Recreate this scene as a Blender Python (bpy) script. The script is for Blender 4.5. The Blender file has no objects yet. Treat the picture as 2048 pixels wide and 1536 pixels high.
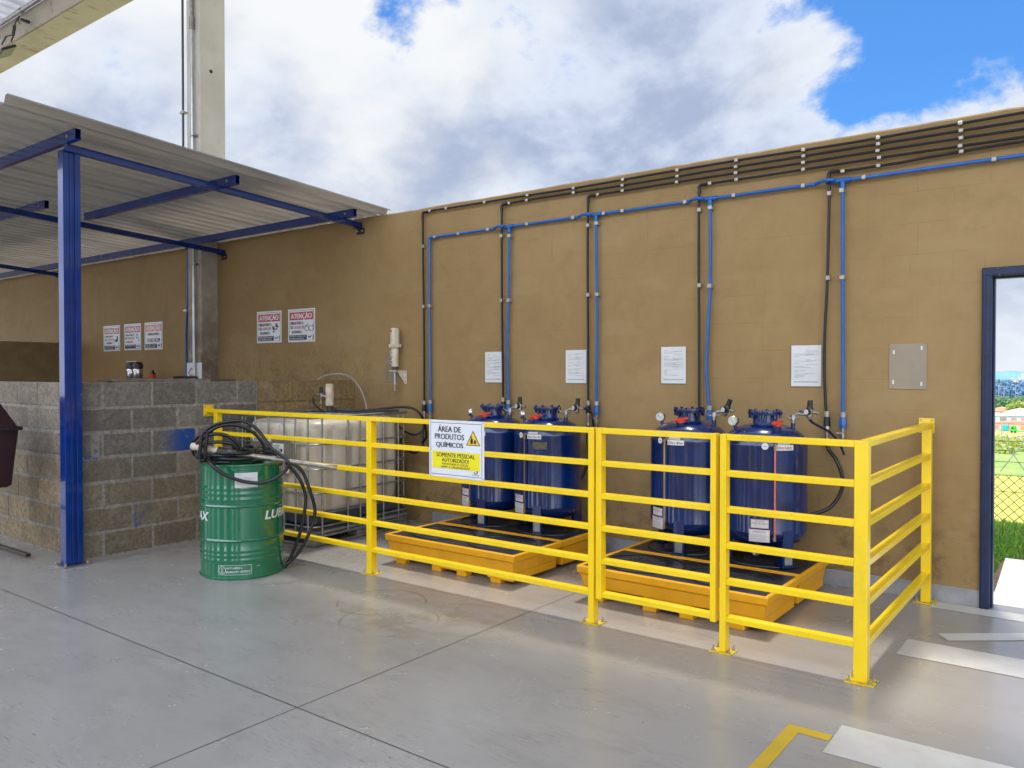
import bpy, bmesh, math, random
from mathutils import Vector, Matrix, noise as mnoise
random.seed(7)
SC = bpy.context.scene
COL = SC.collection
R = math.radians

# ------------------------------------------------------------------ node helpers
class NT:
    def __init__(s, nt):
        s.nt = nt
        nt.nodes.clear()
    def n(s, typ, **kw):
        nd = s.nt.nodes.new(typ)
        for k, v in kw.items():
            setattr(nd, k, v)
        return nd
    def put(s, sock, v):
        if isinstance(v, bpy.types.NodeSocket):
            s.nt.links.new(v, sock)
        elif v is not None:
            if isinstance(v, (tuple, list)) and len(v) == 3 and sock.type == 'RGBA':
                v = (*v, 1)
            sock.default_value = v
    def math(s, op, a, b=None, c=None, clamp=False):
        m = s.n('ShaderNodeMath', operation=op, use_clamp=clamp)
        s.put(m.inputs[0], a)
        if b is not None: s.put(m.inputs[1], b)
        if c is not None: s.put(m.inputs[2], c)
        return m.outputs[0]
    def coord(s, which='Object'):
        return s.n('ShaderNodeTexCoord').outputs[which]
    def mapping(s, vec, scale=(1, 1, 1), loc=(0, 0, 0), rot=(0, 0, 0)):
        m = s.n('ShaderNodeMapping')
        s.put(m.inputs['Vector'], vec)
        m.inputs['Scale'].default_value = scale
        m.inputs['Location'].default_value = loc
        m.inputs['Rotation'].default_value = rot
        return m.outputs[0]
    def noise(s, vec, scale=5, detail=4, rough=.55, dist=0, col=False):
        t = s.n('ShaderNodeTexNoise')
        s.put(t.inputs['Vector'], vec)
        s.put(t.inputs['Scale'], scale)
        t.inputs['Detail'].default_value = detail
        t.inputs['Roughness'].default_value = rough
        t.inputs['Distortion'].default_value = dist
        return t.outputs[1 if col else 0]
    def voro(s, vec, scale=5, feature='F1', out=0):
        t = s.n('ShaderNodeTexVoronoi', feature=feature)
        s.put(t.inputs['Vector'], vec)
        t.inputs['Scale'].default_value = scale
        return t.outputs[out]
    def ramp(s, fac, a, b, lo=0., hi=1.):
        m = s.n('ShaderNodeMapRange', clamp=True)
        s.put(m.inputs[0], fac)
        s.put(m.inputs[1], a); s.put(m.inputs[2], b)
        s.put(m.inputs[3], lo); s.put(m.inputs[4], hi)
        m.interpolation_type = 'SMOOTHSTEP'
        return m.outputs[0]
    def mix(s, fac, a, b, mode='MIX'):
        m = s.n('ShaderNodeMix', data_type='RGBA', blend_type=mode)
        s.put(m.inputs[0], fac); s.put(m.inputs[6], a); s.put(m.inputs[7], b)
        return m.outputs[2]
    def sep(s, vec):
        m = s.n('ShaderNodeSeparateXYZ')
        s.put(m.inputs[0], vec)
        return m.outputs
    def bump(s, h, strength=.2, dist=.01, normal=None):
        m = s.n('ShaderNodeBump')
        m.inputs['Strength'].default_value = strength
        m.inputs['Distance'].default_value = dist
        s.put(m.inputs['Height'], h)
        if normal is not None: s.put(m.inputs['Normal'], normal)
        return m.outputs[0]
    def bsdf(s, **kw):
        b = s.n('ShaderNodeBsdfPrincipled')
        for k, v in kw.items():
            s.put(b.inputs[k.replace('_', ' ')], v)
        o = s.n('ShaderNodeOutputMaterial')
        s.nt.links.new(b.outputs[0], o.inputs[0])
        return b

def newmat(name):
    m = bpy.data.materials.new(name)
    m.use_nodes = True
    return m, NT(m.node_tree)

def pbr(name, c, rough=.5, metal=0., var=.12, vs=6., bump=0., bs=90., coat=0., cior=1.5, spec=.5, grime=0., grime_c=(.05, .04, .03),
        chips=0., chip_c=(.5, .5, .48), alpha=1., trans=0., rv=.12):
    m, t = newmat(name)
    co = t.coord()
    n1 = t.noise(co, vs, 5, .6)
    base = t.mix(t.ramp(n1, .3, .7), tuple(x * (1 - var) for x in c), tuple(min(1, x * (1 + var)) for x in c))
    if grime:
        g = t.noise(t.mapping(co, (1, 1, .45)), vs * 1.7, 8, .7)
        base = t.mix(t.math('MULTIPLY', t.ramp(g, .52, .78), grime), base, grime_c)
    if chips:
        g = t.noise(co, 34, 3, .7)
        base = t.mix(t.ramp(g, .74 - chips, .76 - chips), base, chip_c)
    r = t.math('ADD', rough - rv / 2, t.math('MULTIPLY', t.noise(co, vs * 3, 4, .6), rv), clamp=True)
    kw = {}
    if bump:
        kw['Normal'] = t.bump(t.noise(co, bs, 4, .6), bump, .004)
    b = t.bsdf(Base_Color=base, Roughness=r, Metallic=metal, **kw)
    b.inputs['Coat Weight'].default_value = coat
    b.inputs['Coat Roughness'].default_value = .06
    b.inputs['Coat IOR'].default_value = cior
    b.inputs['Specular IOR Level'].default_value = spec
    b.inputs['Alpha'].default_value = alpha
    b.inputs['Transmission Weight'].default_value = trans
    return m

# ------------------------------------------------------------------ materials
def mat_wall():
    m, t = newmat('tan_painted_block_wall')
    co = t.coord(); x, y, z = t.sep(co)[0:3]
    n1 = t.noise(co, .9, 5, .6); n2 = t.noise(co, 7, 6, .65)
    base = t.mix(t.ramp(n1, .3, .7), (.300, .197, .084), (.352, .236, .107))
    base = t.mix(t.ramp(n2, .35, .75, 0, .35), base, (.248, .163, .070))
    # pale repainted patches
    pt = t.noise(t.mapping(co, (.55, 1, 1.6)), 2.1, 3, .5)
    base = t.mix(t.ramp(pt, .58, .63, 0, .42), base, (.345, .245, .120))
    base = t.mix(t.ramp(t.noise(co, 2.6, 9, .72, .5), .50, .68, 0, .38), base, (.240, .158, .072))
    # faint coursing of the blocks under the paint
    br = t.n('ShaderNodeTexBrick')
    t.put(br.inputs['Vector'], t.mapping(co, (1, 1, 1), (0, 0, 0), (R(90), 0, 0)))
    br.inputs['Scale'].default_value = 1
    br.inputs['Brick Width'].default_value = .4; br.inputs['Row Height'].default_value = .2
    br.inputs['Mortar Size'].default_value = .006; br.inputs['Mortar Smooth'].default_value = .9
    jt = t.math('MULTIPLY', br.outputs['Fac'], t.ramp(t.noise(co, 1.6, 3, .6), .42, .62))
    base = t.mix(t.math('MULTIPLY', jt, .20), base, (.2, .13, .05))
    # soot above the low block wall (left) and splash near the ground
    sm = t.math('MULTIPLY', t.ramp(x, -9.0, -8.2), t.ramp(x, -6.9, -5.2, 1, 0))
    sm = t.math('MULTIPLY', sm, t.ramp(z, 1.38, 1.90, 1, 0))
    sp = t.math('ADD', t.math('MULTIPLY', t.noise(t.mapping(co, (1, 1, .8)), 30, 9, .8), .62), t.math('MULTIPLY', t.noise(co, 4.5, 5, .6), .38))
    base = t.mix(t.math('MULTIPLY', sm, t.ramp(sp, .46, .62, .05, .65)), base, (.085, .058, .030))
    low = t.math('MULTIPLY', t.ramp(z, .1, 1.0, 1, 0), t.ramp(t.noise(co, 6, 9, .75), .46, .66, 0, .75))
    base = t.mix(low, base, (.13, .09, .045))
    # small dark specks, pale scars
    v = t.voro(t.mapping(co, (1, 1, .7)), 5.0)
    keep = t.math('GREATER_THAN', t.noise(co, 2.3, 2, .5), .56)
    base = t.mix(t.math('MULTIPLY', t.ramp(v, .012, .032, .75, 0), keep), base, (.07, .045, .02))
    v2 = t.voro(t.mapping(co, (1.6, 1, .8), (3.1, 0, 1.7)), 2.3)
    base = t.mix(t.ramp(v2, .008, .02, .7, 0), base, (.62, .52, .38))
    streak = t.ramp(t.noise(t.mapping(co, (9, 1, .8)), 2.2, 5, .7), -1 + 1.60, .74, 0, .5)
    base = t.mix(t.math('MULTIPLY', streak, t.ramp(z, 1.2, 3.0)), base, (.16, .11, .05))
    h = t.math('ADD', t.math('MULTIPLY', t.noise(co, 55, 5, .6), .35), t.math('MULTIPLY', t.noise(co, 4, 4, .5), .8))
    h = t.math('SUBTRACT', h, t.math('MULTIPLY', jt, .4))
    t.bsdf(Base_Color=base, Roughness=.66, Normal=t.bump(h, .35, .006), Specular_IOR_Level=.14)
    return m

def mat_floor():
    m, t = newmat('polished_grey_concrete_floor')
    co = t.coord(); x, y, z = t.sep(co)[0:3]
    n1 = t.noise(co, .55, 4, .6); n2 = t.noise(t.mapping(co, (1, 2.2, 1), rot=(0, 0, .5)), 2.6, 7, .68)
    base = t.mix(t.ramp(n1, .35, .68), (.300, .281, .256), (.345, .324, .296))
    base = t.mix(t.ramp(n2, .44, .70, 0, .42), base, (.225, .212, .195))
    # warmer tone before the railing
    wz = t.math('MULTIPLY', t.ramp(y, -3.2, -1.9), t.ramp(x, -5.0, -3.2))
    base = t.mix(t.math('MULTIPLY', wz, .5), base, (.32, .285, .245))
    cloud = t.ramp(t.noise(co, 1.5, 4, .55, .4), .45, .72, 0, .25)
    base = t.mix(cloud, base, (.36, .345, .325))
    # scuffs: short thin streaks in two directions
    for rot, sc, amt in ((.35, 1., .75), (-.9, 1.3, .65), (1.5, .8, .55), (.9, 2.0, .6)):
        s1 = t.noise(t.mapping(co, (4.2 * sc, 46 * sc, 1), rot=(0, 0, rot)), 1.9, 5, .7)
        k = t.ramp(t.noise(co, 1.1 * sc + .4, 4, .6), .50, .66)
        base = t.mix(t.math('MULTIPLY', t.ramp(s1, .565, .66, 0, amt), k), base, (.13, .115, .098))
    sp = t.voro(co, 7.5)
    kp = t.math('GREATER_THAN', t.noise(co, 3.1, 2, .5), .55)
    base = t.mix(t.math('MULTIPLY', t.ramp(sp, .018, .045, .85, 0), kp), base, (.07, .06, .05))
    sp2 = t.voro(t.mapping(co, (1, 1, 1), (5, 3, 0)), 2.1)
    base = t.mix(t.ramp(sp2, .006, .012, .6, 0), base, (.5, .48, .45))
    # ring marks left by drums, oily film
    for cx, cy, rr, amt, a0 in ((-3.66, -2.13, .275, .6, .47), (-3.36, -2.36, .285, .5, .53), (-3.05, -2.1, .30, .35, .55)):
        dx = t.math('SUBTRACT', x, cx); dy = t.math('SUBTRACT', y, cy)
        d = t.math('SQRT', t.math('ADD', t.math('MULTIPLY', dx, dx), t.math('MULTIPLY', dy, dy)))
        d = t.math('ADD', d, t.math('MULTIPLY', t.math('SUBTRACT', t.noise(co, 2.5, 2, .5), .5), .05))
        ring = t.ramp(t.math('ABSOLUTE', t.math('SUBTRACT', d, rr)), .003, .011, amt, 0)
        ring = t.math('MULTIPLY', ring, t.ramp(t.noise(co, 3.4, 4, .6), a0 - .07, a0 + .06))
        base = t.mix(ring, base, (.16, .105, .055))
        film = t.math('MULTIPLY', t.ramp(d, .1, .75, .45, 0), t.ramp(t.noise(co, 4, 6, .7), .45, .62))
        base = t.mix(film, base, (.225, .19, .145))
    # saw-cut joints
    jx = t.math('ABSOLUTE', t.math('SUBTRACT', y, t.math('ADD', -3.455, t.math('MULTIPLY', t.math('SUBTRACT', t.noise(t.mapping(co, (1, 0, 0)), 6, 2), .5), .004))))
    jy1 = t.math('ABSOLUTE', t.math('ADD', x, 2.80)); jy2 = t.math('ABSOLUTE', t.math('ADD', x, 6.19)); jy3 = t.math('ABSOLUTE', t.math('SUBTRACT', x, .60))
    j = t.math('MINIMUM', t.math('MINIMUM', jx, jy1), t.math('MINIMUM', jy2, jy3))
    jm = t.ramp(j, .0026, .0045, .94, 0)
    base = t.mix(jm, base, (.022, .02, .018))
    rough = t.math('ADD', .13, t.math('MULTIPLY', t.noise(co, 3.2, 6, .65), .24))
    rough = t.math('ADD', rough, t.math('MULTIPLY', jm, .4))
    h = t.math('SUBTRACT', t.math('ADD', t.math('MULTIPLY', t.noise(co, 2.2, 3, .5), .9), t.math('MULTIPLY', t.noise(co, 60, 3, .6), .03)), t.math('MULTIPLY', jm, .5))
    t.bsdf(Base_Color=base, Roughness=rough, Normal=t.bump(h, .12, .006))
    return m

def mat_block():
    m, t = newmat('bare_concrete_block')
    co = t.coord()
    at = t.n('ShaderNodeAttribute', attribute_name='tint').outputs['Color']
    n = t.noise(co, 30, 9, .78, .4); n3 = t.noise(co, 3.6, 7, .72, .3)
    base = t.mix(t.ramp(n, .36, .60, .62, 0), at, (.06, .052, .044))
    base = t.mix(t.ramp(t.noise(co, 12, 6, .7), .5, .7, 0, .45), base, (.33, .29, .23))
    base = t.mix(t.ramp(n3, .42, .66, 0, .75), base, t.mix(.6, at, (.07, .06, .05)))
    pits = t.ramp(t.voro(co, 48), .06, .20, .8, 0)
    base = t.mix(t.math('MULTIPLY', pits, t.ramp(t.noise(co, 7, 3), .50, .60)), base, (.035, .03, .026))
    x, y, z = t.sep(co)[0:3]
    def patchm(y0, y1, z0, z1, e, lo, hi):
        wv = t.math('MULTIPLY', t.math('SUBTRACT', t.noise(co, 9, 5, .7), .5), .05)
        yy = t.math('ADD', y, wv)
        a = t.math('MULTIPLY', t.ramp(yy, y0, y0 + e), t.ramp(yy, y1 - .004, y1, 1, 0))
        b = t.math('MULTIPLY', t.ramp(z, z0 - .003, z0), t.ramp(z, z1, z1 + .003, 1, 0))
        k = t.ramp(t.noise(co, 13, 7, .7), lo, hi)
        return t.math('MULTIPLY', t.math('MULTIPLY', a, b), k)
    for prm in ((-2.16, -1.81, .785, .968, .26, .25, .48), (-2.36, -2.22, .185, .382, .02, .42, .75), (-2.75, -2.62, .775, .80, .02, .35, .6)):
        base = t.mix(t.math('MULTIPLY', patchm(*prm), .95), base, (.010, .060, .26))
    pl = patchm(-2.70, -2.615, .785, .965, .03, .38, .46)
    base = t.mix(pl, base, (.26, .245, .225))
    h = t.math('SUBTRACT', t.noise(co, 70, 6, .75), t.math('MULTIPLY', pits, .6))
    t.bsdf(Base_Color=base, Roughness=.9, Normal=t.bump(h, .7, .006), Specular_IOR_Level=.2)
    return m

def mat_beam():
    m, t = newmat('stained_cream_concrete')
    co = t.coord()
    n1 = t.noise(co, 1.5, 5, .6)
    base = t.mix(t.ramp(n1, .3, .7), (.40, .350, .285), (.50, .445, .37))
    sm = t.noise(t.mapping(co, (3.2, 1.1, 2)), 2.2, 6, .68)
    base = t.mix(t.ramp(sm, .57, .68, 0, .62), base, (.17, .125, .07))
    sd = t.noise(t.mapping(co, (7, 7, .6)), 1.1, 6, .7)
    base = t.mix(t.ramp(sd, .58, .75, 0, .4), base, (.24, .17, .12))
    t.bsdf(Base_Color=base, Roughness=.8, Normal=t.bump(t.noise(co, 22, 6, .6), .3, .01))
    return m

def mat_column():
    m, t = newmat('pale_cast_concrete')
    co = t.coord(); x, y, z = t.sep(co)[0:3]
    n1 = t.noise(co, 2.2, 7, .65)
    base = t.mix(t.ramp(n1, .3, .7), (.54, .49, .43), (.64, .585, .52))
    base = t.mix(t.ramp(t.noise(co, 9, 5, .7), .60, .74, 0, .35), base, (.25, .21, .17))
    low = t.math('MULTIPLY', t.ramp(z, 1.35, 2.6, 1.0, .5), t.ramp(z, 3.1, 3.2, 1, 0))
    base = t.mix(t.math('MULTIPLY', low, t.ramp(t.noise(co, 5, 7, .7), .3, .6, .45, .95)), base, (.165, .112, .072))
    v = t.ramp(t.voro(co, 26), .05, .11, .5, 0)
    base = t.mix(t.math('MULTIPLY', v, t.ramp(t.noise(co, 4, 2), .52, .6)), base, (.16, .13, .10))
    t.bsdf(Base_Color=base, Roughness=.82, Normal=t.bump(t.noise(co, 40, 6, .65), .25, .006))
    return m

def mat_sheet(name, c1, c2):
    m, t = newmat(name)
    co = t.coord()
    n = t.noise(t.mapping(co, (5, .5, 1)), 2.0, 5, .6)
    base = t.mix(t.ramp(n, .3, .7), c1, c2)
    base = t.mix(t.ramp(t.noise(co, 6, 6, .7), .58, .78, 0, .3), base, (.16, .12, .08))
    t.bsdf(Base_Color=base, Roughness=t.math('ADD', .30, t.math('MULTIPLY', n, .2)), Metallic=.35,
           Normal=t.bump(t.noise(co, 3, 3, .5), .12, .02))
    return m

def mat_bottle():
    m, t = newmat('cloudy_cream_plastic')
    co = t.coord(); z = t.sep(co)[2]
    n = t.noise(t.mapping(co, (1, 1, .5)), 3.3, 6, .62)
    base = t.mix(t.ramp(n, .3, .72), (.50, .435, .335), (.64, .58, .475))
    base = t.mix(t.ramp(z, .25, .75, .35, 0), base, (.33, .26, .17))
    st = t.noise(t.mapping(co, (7, 7, 1.0)), 2.0, 7, .75)
    base = t.mix(t.ramp(st, .60, .74, 0, .55), base, (.12, .09, .06))
    b = t.bsdf(Base_Color=base, Roughness=.38, Normal=t.bump(t.noise(co, 4, 2), .15, .02))
    b.inputs['Subsurface Weight'].default_value = .15
    b.inputs['Subsurface Radius'].default_value = (.05, .04, .02)
    return m

def mat_ground(name, c1, c2, c3, sc, bump=.6):
    m, t = newmat(name)
    co = t.coord()
    base = t.mix(t.ramp(t.noise(co, sc, 8, .7), .35, .65), c1, c2)
    base = t.mix(t.ramp(t.noise(co, sc * .2, 4, .6), .45, .65), base, c3)
    t.bsdf(Base_Color=base, Roughness=.95, Normal=t.bump(t.noise(co, sc * 4, 6, .7), bump, .05))
    return m

M = {}
M['wall'] = mat_wall()
M['floor'] = mat_floor()
M['block'] = mat_block()
M['beam'] = mat_beam()
M['column'] = mat_column()
M['sheet'] = mat_sheet('galvanised_roof_sheet', (.44, .41, .365), (.56, .525, .47))
M['bottle'] = mat_bottle()
M['yellow'] = pbr('yellow_gloss_paint', (.88, .60, .004), .30, var=.05, vs=5, bump=.04, bs=30, coat=.25, chips=.03, chip_c=(.20, .12, .02), grime=.22, grime_c=(.30, .19, .02))
M['plate_yellow'] = pbr('scuffed_yellow_paint', (.62, .43, .02), .5, var=.25, vs=30, chips=.13, chip_c=(.16, .10, .04))
M['blue'] = pbr('blue_gloss_paint', (.0004, .022, .165), .22, var=.2, vs=5, bump=.07, bs=14, coat=.5, cior=1.6, spec=.3, chips=.015, chip_c=(.30, .25, .25))
M['tankblue'] = pbr('dark_blue_tank_enamel', (.0005, .016, .095), .22, var=.3, vs=4, bump=.06, bs=9, coat=.55, cior=1.6, spec=.3, grime=.18, grime_c=(.03, .035, .06), chips=.0)
M['tankdark'] = pbr('dark_blue_enamel_shadow', (.003, .012, .07), .3, var=.2)
M['bluepipe'] = pbr('blue_air_pipe', (.0015, .095, .36), .36, var=.1, vs=12, coat=.2)
M['hose'] = pbr('black_rubber_hose', (.008, .008, .009), .33, var=.3, vs=18, bump=.1, bs=60)
M['hosebrown'] = pbr('brown_black_hose', (.012, .009, .010), .38, var=.3, vs=14, bump=.1, bs=60)
M['clamp'] = pbr('bright_zinc_clamp', (.40, .375, .33), .42, .6, var=.12, vs=30)
M['steel'] = pbr('worn_steel', (.36, .34, .32), .34, .9, var=.25, vs=20, bump=.1, bs=60)
M['lance'] = pbr('weathered_steel_tube', (.30, .27, .23), .42, .7, var=.35, vs=20, bump=.1, bs=60)
M['galv'] = pbr('galvanised_tube', (.34, .35, .34), .40, .8, var=.25, vs=14, bump=.1, bs=40)
M['brass'] = pbr('dull_brass', (.34, .24, .12), .38, .85, var=.25, vs=30)
M['pallet'] = pbr('orange_yellow_polyethylene', (.80, .385, .004), .42, var=.07, vs=5, bump=.12, bs=35, grime=.22, grime_c=(.32, .15, .01))
M['grate'] = pbr('dark_plastic_grate', (.022, .021, .027), .34, var=.25, vs=8, bump=.15, bs=30, grime=.5, grime_c=(.06, .055, .055))
M['black'] = pbr('black_plastic', (.012, .012, .013), .35, var=.2)
M['white'] = pbr('white_print_board', (.72, .72, .74), .35, var=.03, vs=4)
M['paper'] = pbr('white_paper', (.66, .66, .65), .6, var=.05, vs=6)
M['ink'] = pbr('dark_ink', (.016, .020, .024), .5, var=.05)
M['greyink'] = pbr('grey_ink', (.30, .30, .30), .6, var=.1)
M['red'] = pbr('red_print', (.52, .018, .016), .4, var=.06)
M['palered'] = pbr('faded_red_print', (.72, .18, .14), .4, var=.08)
M['dullred'] = pbr('sun_dulled_red_print', (.38, .05, .05), .4, var=.08)
M['signyellow'] = pbr('yellow_print', (.83, .72, .01), .4, var=.03)
M['amber'] = pbr('amber_print', (.82, .55, .01), .4, var=.03)
M['cap'] = pbr('red_painted_cap', (.52, .035, .012), .42, var=.15, vs=25, bump=.1)
M['green'] = pbr('green_drum_enamel', (.0005, .135, .055), .18, var=.08, vs=4, bump=.10, bs=7, coat=.6, cior=1.7)
M['text_white'] = pbr('white_stencil_paint', (.70, .72, .70), .35, var=.05)
M['plastic_clear'] = pbr('clear_acrylic', (.34, .275, .19), .22, var=.06, alpha=.8)
M['cream'] = pbr('cream_enamel', (.62, .56, .42), .42, var=.12, vs=14)
M['creamdirty'] = pbr('stained_cream_enamel', (.50, .42, .31), .6, var=.3, vs=16, bump=.5, bs=28, grime=1.0, grime_c=(.16, .10, .05))
M['darksteel'] = pbr('oily_dark_steel', (.07, .068, .065), .38, .6, var=.3)
M['doorblue'] = pbr('navy_door_frame', (.010, .020, .062), .38, var=.25, vs=9, bump=.3, bs=22, chips=.035, chip_c=(.42, .42, .44))
M['skirt'] = pbr('grey_skirting_paint', (.30, .305, .31), .6, var=.15, vs=6, bump=.25, grime=.4)
def mat_marking():
    m, t = newmat('worn_cream_floor_paint')
    co = t.coord()
    base = t.mix(t.ramp(t.noise(co, 3, 6, .65), .35, .7), (.56, .54, .49), (.47, .445, .40))
    sc_ = t.noise(t.mapping(co, (5, 40, 1), rot=(0, 0, .7)), 1.6, 5, .7)
    base = t.mix(t.ramp(sc_, .60, .70, 0, .55), base, (.22, .19, .16))
    w1 = t.ramp(t.noise(co, 17, 9, .8), .33, .37)
    w2 = t.ramp(t.noise(t.mapping(co, (8, 60, 1), rot=(0, 0, -.4)), 1.6, 4, .7), .71, .75, 1, 0)
    t.bsdf(Base_Color=base, Roughness=.38, Alpha=t.math('MULTIPLY', w1, w2))
    return m
M['marking'] = mat_marking()
M['ymark'] = pbr('amber_floor_paint', (.55, .36, .03), .36, var=.1, vs=5, grime=.3, grime_c=(.3, .22, .08))
M['maroon'] = pbr('maroon_bin_plastic', (.028, .006, .009), .4, var=.2, vs=6)
M['tube_red'] = pbr('pink_fluid_tube', (.62, .16, .13), .25, var=.12)
M['tube_oil'] = pbr('amber_fluid_tube', (.30, .21, .12), .25, var=.2)
M['tube_dark'] = pbr('brown_fluid_tube', (.16, .085, .06), .25, var=.2)
M['glassface'] = pbr('gauge_face', (.62, .62, .58), .25, var=.05, coat=.6)
M['shadedtan'] = pbr('shaded_tan_wall', (.20, .138, .058), .75, var=.12, vs=5, bump=.3, bs=30, grime=.35, grime_c=(.06, .045, .03))  # tan wall colour darkened so its shade is in the base, plus grime
M['counter'] = pbr('brown_counter_board', (.17, .13, .10), .5, var=.2)
M['chrome'] = pbr('brushed_stainless', (.55, .53, .50), .22, .95, var=.08)
M['conduit'] = pbr('galvanised_conduit', (.48, .50, .47), .30, .75, var=.15)
M['path'] = pbr('white_concrete_path', (.72, .71, .69), .7, var=.06, bump=.3)
M['soil'] = mat_ground('bare_soil', (.16, .10, .06), (.24, .16, .10), (.2, .15, .08), 8)
M['field'] = mat_ground('sunlit_field', (.60, .52, .09), (.40, .42, .07), (.68, .58, .13), 1.6)  # albedo raised so strong sunlight is put into the field colour
M['greenfield'] = mat_ground('green_meadow', (.30, .42, .09), (.18, .30, .06), (.42, .50, .12), 1.1)
M['dirtfield'] = mat_ground('orange_earth', (.62, .30, .16), (.50, .33, .2), (.68, .42, .26), .3)
M['asphaltfar'] = mat_ground('pale_far_road', (.42, .38, .36), (.48, .44, .40), (.5, .42, .36), .5)
M['leafgrass'] = mat_ground('grass_blades', (.14, .33, .04), (.26, .48, .07), (.18, .40, .05), 6)
M['leaf'] = mat_ground('far_foliage', (.07, .15, .07), (.16, .26, .10), (.10, .20, .08), .5)
M['leafyellow'] = mat_ground('sunlit_foliage', (.34, .38, .07), (.24, .32, .07), (.4, .42, .1), .8)
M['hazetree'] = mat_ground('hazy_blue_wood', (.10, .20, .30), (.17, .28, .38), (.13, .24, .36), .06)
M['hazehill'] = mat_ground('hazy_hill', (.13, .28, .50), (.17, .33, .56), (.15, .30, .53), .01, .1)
M['far_white'] = pbr('far_white_sheet', (.85, .83, .78), .5, var=.03)
M['far_red'] = pbr('far_terracotta', (.55, .27, .18), .7, var=.15)
M['far_grey'] = pbr('far_grey_wall', (.35, .37, .42), .7, var=.15)
M['far_orange'] = pbr('far_orange_wall', (.68, .40, .24), .7, var=.15)
M['truckgreen'] = pbr('vivid_green_paint', (.02, .62, .02), .3, var=.05)
M['teal'] = pbr('teal_tarpaulin', (.01, .42, .36), .4, var=.05)
M['wire'] = pbr('fence_wire', (.13, .11, .08), .5, .5, var=.2)
M['post'] = pbr('grey_fence_post', (.30, .30, .28), .7, var=.2)
M['trunk'] = pbr('pale_bark', (.36, .34, .30), .8, var=.2)
M['plug'] = pbr('dark_recess', (.05, .035, .025), .9)

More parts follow.
